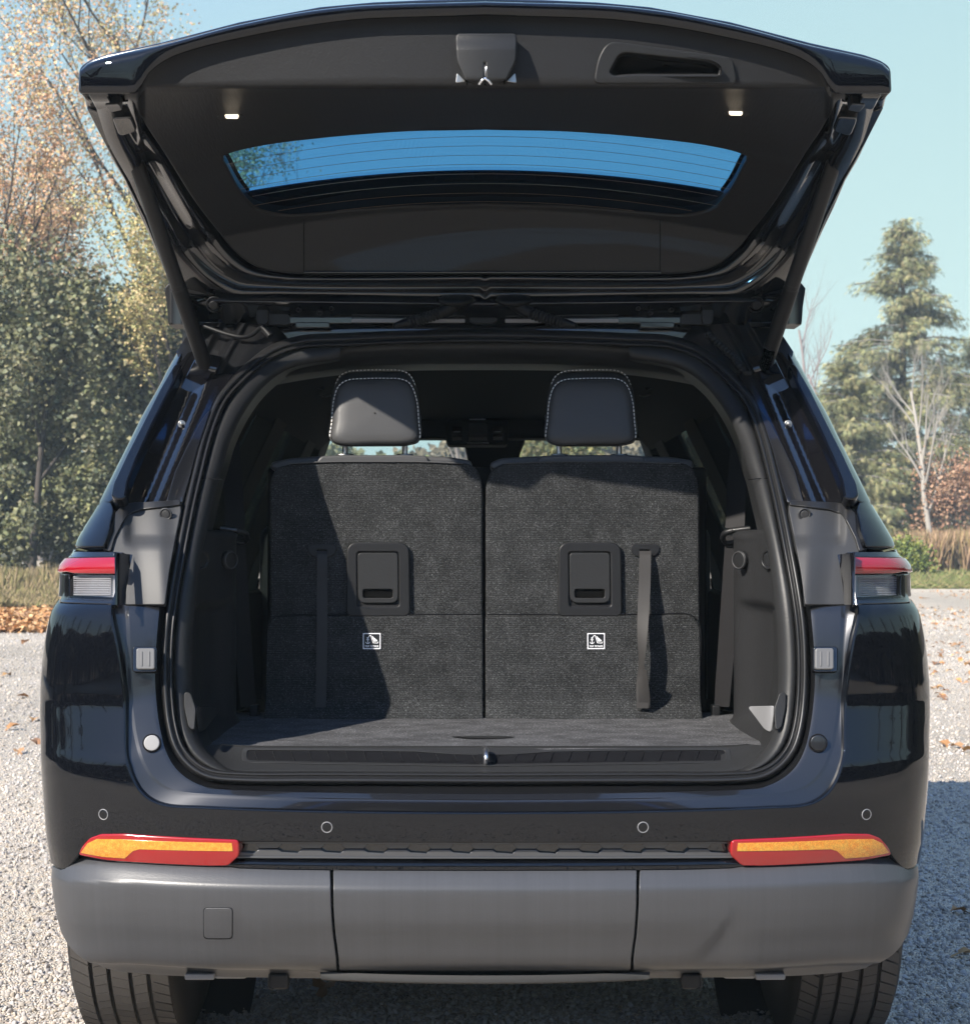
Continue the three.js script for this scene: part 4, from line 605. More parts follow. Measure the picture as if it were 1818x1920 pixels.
// ------------------------------------------------------------------ the raised liftgate and its struts
{
  const gate = part(car, 'liftgate', null, null);
  const dist = (px) => Math.abs(px - MID_X), uu = (px) => Math.min(1.05, dist(px) / 756);
  const ySkin = spline([[0, 3], [209, 9], [309, 18], [459, 46], [609, 85], [709, 107], [744, 119], [757, 131]]), yTrim = spline([[0, 29], [209, 35], [309, 45], [459, 72], [579, 104], [620, 128], [640, 152], [648, 175]]);
  // heights of the features across the gate at one place along it: hem, head of the trim, foot of its upright face, window, sill, lower edge
  const knots = (px) => { const u = uu(px), y0 = ySkin(dist(px)), y1 = Math.max(yTrim(dist(px)), y0 + 8), y2 = Math.max(165, y1 + 14), y3 = 243 + 127 * u * u, y4 = 388 + 127 * u * u, y5 = Math.max(508, y4 + 45); return [y0, y1, y1 + (y2 - y1) * 0.12, y2 - (y2 - y1) * 0.1, y2, y2 + 6, y3, y4, y5, y5 + 50, y5 + 110]; };
  const QS = [-1, 0, 0.12, 0.9, 1.0, 1.08, 2, 3, 4, 5, 6], QZ = [0.098, 0.096, 0.094, 0.082, 0.076, 0.052, -0.32, -0.62, -0.665, -0.70, -0.75];
  const qOf = (px, py) => { const k = knots(px); if (py < k[0]) return -1 - (k[0] - py) / 30; return linear(k.map((y, i) => [y, QS[i]]))(py); };
  const pyOf = (px, q) => { const k = knots(px); if (q < -1) return k[0] + (q + 1) * 30; return linear(QS.map((v, i) => [v, k[i]]))(q); };
  const zq = linear(QS.map((v, i) => [v, QZ[i]])), zQ = (px, q) => zq(q) - 0.10 * uu(px) ** 2 * smooth(2.2, 1.0, q);
  const zGate = (px, py) => zQ(px, qOf(px, py));
  const zSoft = (px, py) => (zGate(px, py - 5) + zGate(px, py) * 2 + zGate(px, py + 5)) / 4;
  const on = (dz) => (px, py) => at(px, py, zSoft(px, py) + dz), inQ = (o) => dense(o, 9).map(([x, y]) => [x, qOf(x, y)]), onQ = (dz) => (px, q) => at(px, pyOf(px, q), zQ(px, q) + dz);
  const gripHole = rounded([[1160, 93, 20], [1330, 112, 14], [1352, 124, 16], [1350, 143, 6], [1180, 143, 14], [1150, 146, 8], [1138, 136, 16]], 8);
  const trimLeft = [[909, 29], [700, 35.5], [600, 45], [450, 72], [330, 105], [284, 133], [266, 156], [262, 182], [268, 215], [284, 245], [304, 274], [332, 318], [370, 378], [418, 440], [448, 474], [482, 497], [530, 508], [600, 511], [909, 511]];
  const trimHalf = curve2(trimLeft, 120), trim = [...trimHalf, ...flipX(trimHalf).slice(1, -1)];
  const glassLeft = [[909, 243], [750, 247], [600, 259], [490, 273], [430, 287, 6], [414, 296, 8], [425, 320], [448, 362], [475, 392], [510, 404], [545, 408], [650, 400], [750, 392], [909, 387]];
  const glassHalf = curve2(glassLeft, 90), glassHole = [...glassHalf, ...flipX(glassHalf).slice(1, -1)];
  const sil = [[909, 3], [800, 4.5], [700, 9], [600, 18], [450, 46], [300, 85], [200, 107], [170, 117, 6], [153, 128, 8], [151, 168, 4], [163, 186], [168, 206], [182, 214], [197, 262], [216, 300], [240, 340], [262, 392], [284, 438], [306, 488], [322, 530], [346, 558], [380, 574], [430, 580], [520, 572], [909, 572]];
  const silHalf = rounded(sil, 4).filter((p) => p[0] <= 909), outline = [...silHalf, ...flipX(silHalf).filter((p) => p[0] > 910)];
  // painted frame: the flat sheet round the trim, the hem along the tail edge, and the pressed channels down either side
  part(gate, 'frame', panel(outline, [18, 12], (px, py) => at(px, py, zSoft(px, py) - 0.04), { holes: [dense(glassHole, 12), dense(gripHole, 8)], rim: 0.007, depth: 0.03, rimHoles: false }), M.gloss);
  const hemPx = Array.from({ length: 121 }, (_, i) => 152 + i * (1514 / 120)), hem = (q, dy, z) => hemPx.map((px) => { const k = knots(px); return at(px, mix(k[0], k[1], q) + dy, z - 0.10 * uu(px) ** 2); });
  part(gate, 'hem', merge(loft([hem(-0.02, 6, 0.02), hem(0, 1.5, 0.085), hem(0, 0, 0.112), hem(0.03, 0, 0.121), hem(0.10, 0, 0.126), hem(0.25, 0, 0.128), hem(0.7, 0, 0.124), hem(0.94, 0, 0.121), hem(1.0, 0, 0.116), hem(1.0, 0.5, 0.110), hem(0.99, 0, 0.08)])), M.paint);
  const cross = (p, n) => { let best = 140; for (let i = 0; i < silHalf.length - 1; i++) { const a = silHalf[i], c = silHalf[i + 1], ex = c[0] - a[0], ey = c[1] - a[1], det = n[0] * -ey + ex * n[1]; if (Math.abs(det) < 1e-9) continue; const t = ((a[0] - p[0]) * -ey + ex * (a[1] - p[1])) / det, w = (n[0] * (a[1] - p[1]) - n[1] * (a[0] - p[0])) / det; if (t > 2 && w >= 0 && w <= 1 && t < best) best = t; } return best; };
  const iA = trimHalf.findIndex((p) => p[0] < 300), sideCurve = curve2(trimHalf.slice(iA), 90), reach = sideCurve.map((p, i) => { const a = sideCurve[Math.max(0, i - 2)], c = sideCurve[Math.min(89, i + 2)], l = Math.hypot(c[0] - a[0], c[1] - a[1]), n = [-(c[1] - a[1]) / l, (c[0] - a[0]) / l]; if (n[0] * (p[0] - 560) + n[1] * (p[1] - 300) < 0) { n[0] *= -1; n[1] *= -1; } return [n, cross(p, n)]; });
  const len = reach.map((q, i) => { let s = 0, m = 0; for (let j = Math.max(0, i - 6); j <= Math.min(89, i + 6); j++) { s += reach[j][1]; m++; } return Math.min(q[1], s / m); });
  const chan = [[0, -0.034], [0.04, -0.036], [0.10, -0.014], [0.16, -0.006], [0.24, -0.006], [0.30, -0.016], [0.40, -0.034], [0.50, -0.036], [0.56, -0.022], [0.64, -0.014], [0.76, -0.016], [0.88, -0.024], [0.97, -0.034]].map(([f, dz]) => sideCurve.map((p, i) => { const x = p[0] + reach[i][0][0] * len[i] * f, y = p[1] + reach[i][0][1] * len[i] * f; return at(x, y, zSoft(x, y) + dz + 0.004 * Math.sin(i * 0.09 + f * 7)); }));
  for (const g of [loft(chan), mirror(loft(chan))]) part(gate, 'side_channel', g, M.gloss);
  // outer skin above the frame: a shallow shell closed at the edge
  const cenY = 330, shell = (px, py) => { const p = at(px, py, zSoft(px, py) - 0.01), e = Math.min(1, Math.min(Math.abs(px - 150), Math.abs(R_(150) - px)) / 120, Math.max(0, py - ySkin(dist(px))) / 90, Math.max(0, 575 - py) / 60); return p.add(V(0, 0.045, -0.075).multiplyScalar(smooth(0, 1, e))); };
  const shellHalf = silHalf.map(([x, y]) => [909 + (x - 909) * 0.996, cenY + (y - cenY) * 0.992]);
  part(gate, 'outer_skin', panel([...shellHalf, ...flipX(shellHalf).filter((p) => p[0] > 910)], [30, 22], shell, { holes: [dense(glassHole, 30)], rimHoles: false }), M.paint);
  // inner trim with the window opening
  part(gate, 'inner_trim', panel(inQ(trim), [12, 0.1], onQ(0), { holes: [inQ(glassHole), inQ(gripHole)], rim: 0.006, depth: 0.03 }), M.trim);
  for (const px of [570, 1237]) part(gate, 'trim_joint', tube([412, 440, 470, 500, 509].map((py) => on(0.0005)(px, py)), 0.0012, 16, 5), M.seam);
  part(gate, 'trim_lip', tube(Array.from({ length: 21 }, (_, i) => on(0.004)(570 + i * 33.4, 510.5)), 0.0028, 60, 6), M.gloss);
  // glass, heating lines, spoiler behind it
  const gz = on(-0.012); const gOut = glassHole.map(([x, y]) => [909 + (x - 909) * 1.012, 325 + (y - 325) * 1.04]);
  part(gate, 'rear_window', panel(gOut, [24, 12], gz, {}), M.tint);
  const line = std([0.10, 0.075, 0.05], 0.6);
  for (const y0 of [256, 273.5, 291, 308, 326, 344, 362, 378]) { const pts = []; for (let i = 0; i <= 40; i++) { const px = 425 + i * 24.2, py = y0 + 127 * uu(px) ** 2; const lim = linear([[287, 418], [320, 428], [362, 450], [392, 478], [404, 520], [408, 560]])(py); if (px > lim && px < R_(lim)) pts.push(on(-0.0105)(px, py)); } if (pts.length > 3) part(gate, 'heating_line', tube(pts, 0.0005, 80, 4), line); }
  const spEdge = (px) => 318.5 + 127 * 0.9 * uu(px) ** 2, sp = []; for (const [d, dz] of [[0, -0.05], [3, -0.04], [30, -0.05], [70, -0.06], [110, -0.07], [140, -0.08]]) sp.push(Array.from({ length: 41 }, (_, i) => { const px = 380 + i * 26.45, py = spEdge(px) + d; return at(px, py, zSoft(px, py) + dz); }));
  const spTop = sp[0].map((p) => p.clone().add(V(0, 0.03, -0.10))), spFar = sp[5].map((p) => p.clone().add(V(0, 0.08, -0.02)));
  part(gate, 'spoiler', loft([...sp, spFar, spTop, sp[0]]), M.gloss);
  for (const k of [1, -1]) {
    const m = k > 0 ? (g) => g : mirror;
    part(gate, 'spoiler_fin', m(panel([[311, 541], [322, 528], [346, 560], [352, 606], [318, 606], [316, 575]], 8, (px, py) => at(px, py, -0.78 + 0.1 * smooth(320, 345, px)), { rim: 0.004, depth: 0.10 })), M.boot);
    part(gate, 'window_fin', m(panel([[166, 206], [182, 210], [214, 292], [250, 352], [290, 440], [300, 478], [272, 410], [236, 336], [222, 312], [196, 264]], 9, (px, py) => at(px, py, zSoft(px, py) - 0.03), { rim: 0.003, depth: 0.05 })), M.gloss);
    // folded sheet at the gate's lower corner: lamp bracket, pressings and screws
    const cz = (dz) => (px, py) => at(px, py, zSoft(px, py) + dz);
    part(gate, 'corner_pressing', merge(m(panel(rounded([[158, 134], [228, 112], [222, 168], [164, 170]], 8), 7, cz(0.004), { rim: 0.006, depth: 0.03 })), m(panel(rounded([[168, 176], [196, 172], [208, 200], [184, 206]], 5), 7, cz(0.008), { rim: 0.004, depth: 0.03 })), m(panel(rounded([[214, 224], [244, 222], [254, 246], [226, 254]], 6), 7, cz(0.004), { rim: 0.004, depth: 0.03 }))), M.gloss);
    part(gate, 'pressing_window', m(panel(rounded([[168, 128], [176, 126], [178, 147], [170, 149]], 2), 5, cz(0.0075), { rim: 0.001, depth: 0.004 })), M.grey);
    part(gate, 'latch_bracket', m(panel(rounded([[198, 198], [222, 196], [228, 206], [208, 210]], 3), 6, cz(0.016), { rim: 0.002, depth: 0.02 })), M.jamb);
    // lamp in the trim: a small bright lens in an oval bezel
    const l = k > 0 ? [434, 219] : [1378, 213];
    const S2 = (a, dz) => panel(a, 4, (px, py) => at(px, py, zSoft(l[0], l[1]) + dz - 0.0012 * (py - l[1])), { rim: 0.001, depth: 0.004 });
    part(gate, 'lamp_bezel', S2(curve2([[l[0] - 26 * k, l[1] + 1], [l[0] - 22 * k, l[1] - 5.5], [l[0], l[1] - 6.5], [l[0] + 18 * k, l[1] - 4.5], [l[0] + 20 * k, l[1] + 3], [l[0], l[1] + 5.5], [l[0] - 20 * k, l[1] + 6]], 30, true), 0.006), M.satin);
    part(gate, 'lamp_lens', S2(rounded([[l[0] - 12, l[1] - 3], [l[0] + 13, l[1] - 2.6], [l[0] + 12, l[1] + 3.4], [l[0] - 10, l[1] + 3]], 2.5), 0.009), M.lampGlow);
    const glow = new THREE.PointLight(rgb(1, 0.82, 0.6), 0.0006, 1.5, 2); glow.position.copy(at(l[0], l[1] + 6, zSoft(l[0], l[1]) + 0.025)); glow.castShadow = true; scene.add(glow);
    // rubber buffers, bolt heads along the hinge side
    for (const [px, py, r] of [[402, 571, 0.0125], [622, 577, 0.005], [600, 586, 0.005], [560, 580, 0.005]]) { const q = at(px, py, zSoft(px, py) + 0.004); if (k < 0) q.x *= -1; part(gate, 'buffer', merge(button(q, V(0, -0.35, 0.94).normalize(), r, 0.012, 0.004), ring(q, V(0, -0.35, 0.94).normalize(), r * 1.5, r * 0.16)), M.boot); }
  }
  part(gate, 'hinge_rail', loft([[555, 0.012], [560, 0.022], [563, 0.022], [572, 0.006], [590, -0.03], [604, -0.05]].map(([py, dz]) => Array.from({ length: 31 }, (_, i) => { const px = 392 + i * 34.47; return at(px, py + 8 * (1 - uu(px)), -0.715 + dz); }))), M.gloss);
  // latch: housing with bevelled lower corners, slot, jaw
  const lz = zSoft(909, 112) + 0.045;
  part(gate, 'latch_recess', panel(rect(854, 62, 968, 156, 3), 8, (px, py) => at(px, py, lz - 0.040 - 0.0003 * (py - 60))), M.seam);
  part(gate, 'latch_housing', panel(rounded([[857, 66, 5], [965, 66, 5], [964, 112, 8], [944, 150, 6], [920, 158, 5], [914, 158, 2], [914, 114, 3], [904, 114, 3], [904, 158, 2], [896, 158, 5], [876, 150, 6], [859, 112, 8]], 4), 6, (px, py) => at(px, py, lz - 0.010 * smooth(95, 66, py) - 0.012 * smooth(146, 160, py) - 0.004 * ((px - 910) / 50) ** 2), { rim: 0.005, depth: 0.06 }), M.plastic);
  part(gate, 'latch_slot', panel(rect(902, 112, 916, 160, 2), 6, (px, py) => at(px, py, lz - 0.02)), M.dark);
  part(gate, 'latch_jaw', merge(tube([at(909, 116, lz - 0.012), at(912, 128, lz - 0.004), at(910, 138, lz - 0.006), at(906, 148, lz - 0.012)], 0.0035, 20, 8), tube([at(898, 158, lz - 0.01), at(904, 150, lz - 0.004), at(909, 147, lz - 0.004), at(915, 151, lz - 0.004), at(921, 158, lz - 0.01)], 0.0028, 20, 8)), M.chrome);
  for (const k of [-1, 1]) part(gate, 'latch_bracket_edge', panel(rounded([[911 + k * 54, 138], [911 + k * 40, 152], [911 + k * 56, 154]], 1.5), 5, (px, py) => at(px, py, lz - 0.03), { rim: 0.001, depth: 0.003 }), M.steel);
  // hand grip moulded into the trim: a ring, and a hollow scooped behind it
  const ring0 = rounded([[1141, 80, 22], [1350, 108, 10], [1371, 112, 14], [1378, 154, 9], [1116, 154, 12], [1124, 110, 30]], 12), hole = gripHole;
  const gp = (dz) => (px, py) => at(px, py, zSoft(px, py) + dz);
  part(gate, 'grip_frame', panel(ring0, [7, 5], gp(0.008), { holes: [hole], rim: 0.004, depth: 0.02 }), M.plastic);
  const bowl = []; for (const [k2, dz] of [[1.02, 0.006], [0.99, -0.004], [0.95, -0.035], [0.84, -0.062], [0.5, -0.072], [0.05, -0.073]]) { const hc = curve2(hole, 60, true); bowl.push(hc.map((p) => at(1248 + (p[0] - 1248) * k2, 122 + (p[1] - 122) * k2, zSoft(1248, 122) + dz))); }
  part(gate, 'grip_hollow', loft(bowl, true), M.boot);
  part(gate, 'joint', tube(curve2(ring0, 80, true).map((p) => on(0.001)(p[0], p[1])), 0.0022, 200, 5, true), M.seam);

  // struts: two telescoping tubes, ball joints at either end
  const LBL = (() => { const c = document.createElement('canvas'); c.width = 512; c.height = 256; const g = c.getContext('2d'); g.fillStyle = '#0b0c0e'; g.fillRect(0, 0, 512, 256); g.fillStyle = '#d6dbe0'; g.strokeStyle = '#d6dbe0';
    g.fillStyle = g.strokeStyle = '#ffffff'; const put = (w, x, y, width) => { g.fillText(w, x, y, width); g.lineWidth = 3; g.strokeText && g.strokeText(w, x, y, width); };
    g.font = 'bold 62px sans-serif'; put('STRUT 4 3HB', 110, 54, 330); g.font = 'bold 66px sans-serif'; put('20083 A18', 90, 118, 280); put('KR', 410, 118, 90); g.font = 'bold 40px sans-serif'; ['Do not open', 'Nicht offnen', 'No abrir'].forEach((w, i) => put(w + ' - 120 C', 150, 160 + i * 42, 350));
    g.lineWidth = 12; g.beginPath(); g.arc(70, 186, 46, 0, 7); g.stroke(); g.beginPath(); g.moveTo(38, 154); g.lineTo(102, 218); g.moveTo(102, 154); g.lineTo(38, 218); g.stroke();
    const t = new THREE.CanvasTexture(c); t.colorSpace = THREE.SRGBColorSpace; return t; })();
  for (const k of [1, -1]) {
    const f = (px, py, z) => { const p = at(px, py, z); if (k < 0) p.x *= -1; return p; }, st = part(car, 'gas_strut', null, null);
    const A = f(394, 712, -0.63), B = f(241, 262, -0.27), mid = A.clone().lerp(B, 0.405), dir = B.clone().sub(A).normalize();
    part(st, 'lower_tube', merge(rod(A, mid, 0.0185, 0.0185, 28), rod(A.clone().addScaledVector(dir, -0.012), A, 0.012, 0.0178, 20)), M.boot);
    part(st, 'upper_tube', rod(mid, B, 0.0178, 0.0178, 28), M.satin);
    part(st, 'collar', merge(rod(mid.clone().addScaledVector(dir, -0.004), mid, 0.0192, 0.0188, 28), rod(mid.clone().addScaledVector(dir, 0.006), mid.clone().addScaledVector(dir, 0.010), 0.0184, 0.0184, 28)), M.satin);
    part(st, 'end_cap', merge(rod(B, B.clone().addScaledVector(dir, 0.008), 0.0182, 0.0165, 24), rod(B.clone().addScaledVector(dir, 0.008), B.clone().addScaledVector(dir, 0.035), 0.0125, 0.0105, 18), ball(B.clone().addScaledVector(dir, 0.045), 0.0155)), M.boot);
    part(st, 'ball_joint', merge(ball(A.clone().addScaledVector(dir, -0.024), 0.016), rod(A.clone().addScaledVector(dir, -0.024), A.clone().addScaledVector(dir, -0.024).add(V(-0.02 * k * -1, -0.002, -0.03)), 0.008, 0.01, 12)), M.boot);
    if (k < 0) { const n = 12, rows = []; const C = f(391, 703, -0.622), D = C.clone().addScaledVector(dir, 0.078), e1 = V(0, 0, 1).addScaledVector(dir, -dir.z).normalize(), e2 = dir.clone().cross(e1).normalize(); const pos = [], uv = [], idx = [], nor = []; void rows;
      for (let i = 0; i <= n; i++) for (let j = 0; j <= 1; j++) { const a = mix(-0.55, 1.0, i / n), q = e1.clone().multiplyScalar(Math.cos(a)).addScaledVector(e2, -Math.sin(a)), p = (j ? D : C).clone().addScaledVector(q, 0.0192); pos.push(p.x, p.y, p.z); nor.push(q.x, q.y, q.z); uv.push(j, 1 - i / n); }
      for (let i = 0; i < n; i++) { const a = i * 2; idx.push(a, a + 2, a + 1, a + 1, a + 2, a + 3); }
      const m = fromArrays(pos, nor, uv, idx); part(st, 'label', m, std([1, 1, 1], 0.45, { map: LBL }), 'white printed warning label'); }
  }
}
// ------------------------------------------------------------------ the rest of the car: roof, flanks, glass, wheels, underside
{
  const roof = []; for (const [z, h, w] of [[-0.745, 1.803, 0.60], [-0.80, 1.812, 0.62], [-1.2, 1.822, 0.645], [-2.2, 1.82, 0.65], [-3.0, 1.79, 0.63], [-3.25, 1.765, 0.60]]) roof.push(Array.from({ length: 33 }, (_, i) => { const t = i / 16 - 1; return V(t * (w + 0.10), h - 0.035 * t * t - 0.10 * Math.pow(Math.abs(t), 10), z); }));
  part(car, 'roof', loft(roof, false, 'xz'), M.paint);
  const sideX = spline([[0.30, 0.90], [0.45, 0.935], [0.62, 0.965], [0.9, 0.982], [1.05, 0.968], [1.12, 0.955], [1.25, 0.90], [1.45, 0.815], [1.62, 0.735], [1.70, 0.70]]);
  const flank = (z, y) => V(sideX(y) - 0.20 * Math.pow(smooth(-4.1, -5.1, z), 1.5), y, z);
  const arch = (zc) => Array.from({ length: 17 }, (_, i) => { const a = Math.PI * i / 16; return [zc + 0.42 * Math.cos(a), 0.38 + 0.42 * Math.sin(a)]; });
  const o = [[-0.40, 0.826], ...arch(-0.83), [-1.30, 0.30], [-3.45, 0.30], ...arch(-3.9), [-4.95, 0.36], [-5.05, 0.62], [-5.0, 0.95], [-4.5, 1.04], [-3.95, 1.10], [-3.7, 1.118], [-1.32, 1.118], [-1.32, 0.826]];
  both(car, 'body_side', panel(o, [0.12, 0.05], flank, { uv: 'zy', out: V(1, 0, 0), rim: 0.004, depth: 0.03 }), M.paint);
  both(car, 'side_window', panel([[-0.62, 1.125], [-3.65, 1.125], [-3.15, 1.68], [-0.95, 1.68]], [0.15, 0.08], (z, y) => flank(z, y).add(V(-0.012, 0, 0)), { uv: 'zy', out: V(1, 0, 0) }), M.privacy);
  const post = (z0, z1, z2, z3) => panel([[z0, 1.115], [z1, 1.115], [z3, 1.69], [z2, 1.69]], [0.06, 0.08], flank, { uv: 'zy', out: V(1, 0, 0), rim: 0.003, depth: 0.05 });
  both(car, 'window_pillar', merge(post(-0.42, -0.80, -0.60, -1.10), post(-1.72, -1.86, -1.76, -1.90), post(-2.72, -2.86, -2.72, -2.86), post(-3.62, -3.78, -3.10, -3.24)), M.gloss);
  both(car, 'roof_rail', panel([[-0.6, 1.67], [-3.3, 1.67], [-3.3, 1.70], [-0.6, 1.70]], [0.1, 0.01], flank, { uv: 'zy', out: V(1, 0, 0), rim: 0.012, depth: 0.06 }), M.gloss);
  const inPost = (z0, z1, z2, z3) => panel([[z0, 1.06], [z1, 1.06], [z3, 1.72], [z2, 1.72]], [0.06, 0.08], (z, y) => flank(z, y).add(V(-0.09, 0, 0)), { uv: 'zy', out: V(-1, 0, 0), rim: 0.006, depth: 0.06 });
  both(car, 'pillar_lining', merge(inPost(-0.85, -1.12, -0.95, -1.30), inPost(-1.66, -1.92, -1.70, -1.96), inPost(-2.66, -2.92, -2.66, -2.92), inPost(-3.56, -3.82, -3.05, -3.28)), M.cabin);
  both(car, 'pillar_inner', panel([[0, 0], [1, 0], [1, 1], [0, 1]], [0.1, 0.06], (u, v) => { const y = mix(0.79, 1.70, v), z = mix(zSeal(y) - 0.035, -1.12, u); return flank(z, y).add(V(mix(-0.13, -0.075, smooth(0, 0.4, u)) + mix(-0.09, 0, smooth(1.0, 1.3, y)), 0, 0)); }, { uv: 'zy', out: V(-1, 0, 0) }), M.cabin);
  const ws = (t, y) => V(t * mix(0.80, 0.64, (y - 1.10) / 0.60), y, mix(-3.98, -3.22, (y - 1.10) / 0.60) + 0.10 * t * t);
  part(car, 'windscreen', panel([[-0.97, 1.10], [0.97, 1.10], [0.97, 1.70], [-0.97, 1.70]], [0.15, 0.1], ws, {}), M.screen);
  part(car, 'windscreen_header', block(-0.64, 0.64, 1.645, 1.78, -3.26, -3.08, 0.01), M.liner);
  const hood = []; for (const [z, h, w] of [[-3.92, 1.10, 0.90], [-4.3, 1.09, 0.88], [-4.8, 1.04, 0.84], [-5.05, 0.96, 0.80], [-5.10, 0.80, 0.80], [-5.12, 0.45, 0.80]]) hood.push(Array.from({ length: 21 }, (_, i) => { const t = i / 10 - 1; return V(t * w, h - 0.05 * t * t, z + 0.12 * t * t); }));
  part(car, 'bonnet', loft(hood, false, 'xz'), M.paint);
  part(car, 'underbody', merge(block(-0.62, 0.62, 0.28, 0.42, -4.7, -0.32, 0.04), block(-0.80, 0.80, 0.40, 0.44, -4.8, -0.28, 0.02)), M.underside);
  both(car, 'wheel_liner', (() => { const g = new THREE.CylinderGeometry(0.415, 0.415, 0.30, 28, 1, true, 0, Math.PI); g.rotateZ(Math.PI / 2); g.rotateX(0); const r = g.clone(); r.rotateX(-Math.PI / 2); r.translate(0.77, 0.40, -0.83); return r; })(), M.underside);
  for (const k of [1, -1]) {
    const f = (px, py, z) => { const p = at(px, py, z); if (k < 0) p.x *= -1; return p; };
    const bl = (a, b, c, d, z0, z1, r = 0.004) => { const p = f(a, d, z1), q = f(c, b, z1); return block(Math.min(p.x, q.x), Math.max(p.x, q.x), p.y, q.y, z0, z1, r); };
    part(car, 'mounting_bracket', merge(bl(346, 1826, 402, 1838, -0.25, -0.16), bl(402, 1822, 462, 1836, -0.3, -0.18, 0.006)), M.grey);
    part(car, 'tow_eye', merge(bl(504, 1826, 540, 1856, -0.3, -0.15, 0.006), tube([f(505, 1826, -0.15), f(504, 1850, -0.15), f(513, 1855, -0.15)], 0.002, 12, 6)), M.satin);
  }
  part(car, 'exhaust_silencer', block(-0.48, 0.48, 0.31, 0.40, -0.62, -0.22, 0.04), M.steel);
  // wheels: carcass, tread of separate blocks in five bands, rim
  const wheel = (x, z, side) => {
    const w = part(car, 'wheel', null, null), R0 = 0.386;
    const prof = [[0.24, -0.118], [0.27, -0.130], [0.31, -0.1325], [0.345, -0.128], [0.366, -0.118], [0.376, -0.106], [0.377, -0.09], [0.3775, 0], [0.377, 0.09], [0.376, 0.106], [0.366, 0.118], [0.345, 0.128], [0.31, 0.1325], [0.27, 0.130], [0.24, 0.118]];
    const g = new THREE.LatheGeometry(prof.map((p) => new THREE.Vector2(p[0], p[1])), 72); g.rotateZ(Math.PI / 2); g.translate(x, R0, z); part(w, 'carcass', g, M.tyre);
    const blocks = []; const r = rng(side > 0 ? 5 : 9);
    const bands = [[-0.112, -0.072, 74, 0.010], [-0.062, -0.030, 88, -0.004], [-0.020, 0.020, 88, 0.005], [0.030, 0.062, 88, -0.004], [0.072, 0.112, 74, 0.010]];
    for (const [a, b, n, sk] of bands) for (let i = 0; i < n; i++) {
      const a0 = i / n * 2 * Math.PI, da = (2 * Math.PI / n) * (Math.abs(a) > 0.07 || Math.abs(b) > 0.1 ? 0.86 : 0.93), pts = [];
      const c = Math.cos, s = Math.sin, q = (u, ang, rad) => V(x + u, R0 + rad * c(ang), z + rad * s(ang));
      const lean = sk / 0.38 * 2, top = (u) => 0.3865 - 0.006 * Math.pow(Math.abs(u) / 0.112, 4) + (hash(i, Math.round(a * 1000), 3) - 0.5) * 0.0006;
      const A = [q(a, a0, top(a)), q(b, a0 + lean, top(b)), q(b, a0 + da + lean, top(b)), q(a, a0 + da, top(a))], B = [q(a, a0, 0.374), q(b, a0 + lean, 0.374), q(b, a0 + da + lean, 0.374), q(a, a0 + da, 0.374)];
      const quad = (p0, p1, p2, p3) => { for (const p of [p0, p1, p2, p0, p2, p3]) pts.push(p.x, p.y, p.z); };
      quad(A[0], A[1], A[2], A[3]); for (let e = 0; e < 4; e++) quad(A[e], B[e], B[(e + 1) % 4], A[(e + 1) % 4]);
      const bg = new THREE.BufferGeometry(); bg.setAttribute('position', new THREE.Float32BufferAttribute(pts, 3)); bg.setAttribute('uv', new THREE.Float32BufferAttribute(pts.filter((_, ii) => ii % 3 !== 2), 2)); bg.computeVertexNormals(); blocks.push(bg); void r;
    }
    const tr = part(w, 'tread_blocks', merge(blocks), M.tyreDust); tr.userData.kind = 'stuff';
    const rim = new THREE.LatheGeometry([[0.02, 0.03], [0.06, 0.035], [0.20, 0.02], [0.235, 0.09], [0.245, 0.112], [0.25, 0.112], [0.245, -0.11], [0.2, -0.09], [0.19, 0.0]].map((p) => new THREE.Vector2(p[0], p[1])), 48); rim.rotateZ(-Math.PI / 2 * side); rim.translate(x, R0, z); part(w, 'rim', rim, M.satin);
    for (let i = 0; i < 5; i++) { const a = i / 5 * 2 * Math.PI, sp = block(-0.012, 0.012, 0.05, 0.235, -0.03, 0.03, 0.01); sp.rotateX(a); sp.translate(x + side * 0.045, R0, z); part(w, 'spoke', sp, M.satin); }
    const disc = new THREE.CylinderGeometry(0.165, 0.165, 0.022, 40); disc.rotateZ(Math.PI / 2); disc.translate(x - side * 0.06, R0, z); part(w, 'brake_disc', disc, M.steel);
  };
  wheel(-0.858, -0.83, -1); wheel(0.858, -0.83, 1); wheel(-0.86, -3.9, -1); wheel(0.86, -3.9, 1);
}
// ------------------------------------------------------------------ the ground
const worley = (() => {   // rounded stones: [height, stone id] on a repeating tile
  const n = 1024, cells = 84, pts = []; const r = rng(77);
  for (let j = 0; j < cells; j++) for (let i = 0; i < cells; i++) pts.push([i + 0.5 + (r() - 0.5) * 0.9, j + 0.5 + (r() - 0.5) * 0.9, 0.55 + 0.6 * r(), r()]);
  const H = new Float32Array(n * n), I = new Float32Array(n * n);
  for (let y = 0; y < n; y++) for (let x = 0; x < n; x++) {
    const u = x / n * cells, v = y / n * cells, ci = Math.floor(u), cj = Math.floor(v); let d1 = 9, d2 = 9, id = 0;
    for (let b = -1; b <= 1; b++) for (let a = -1; a <= 1; a++) { const ii = (ci + a + cells) % cells, jj = (cj + b + cells) % cells, p = pts[jj * cells + ii]; const dx = u - (p[0] + (ci + a - ii)), dy = v - (p[1] + (cj + b - jj)), d = (dx * dx + dy * dy) / p[2]; if (d < d1) { d2 = d1; d1 = d; id = p[3]; } else if (d < d2) d2 = d; }
    const e = Math.min(1, (Math.sqrt(d2) - Math.sqrt(d1)) * 2.2); H[y * n + x] = e * (0.6 + 0.4 * id); I[y * n + x] = id;
  }
  return { n, H, I };
})();
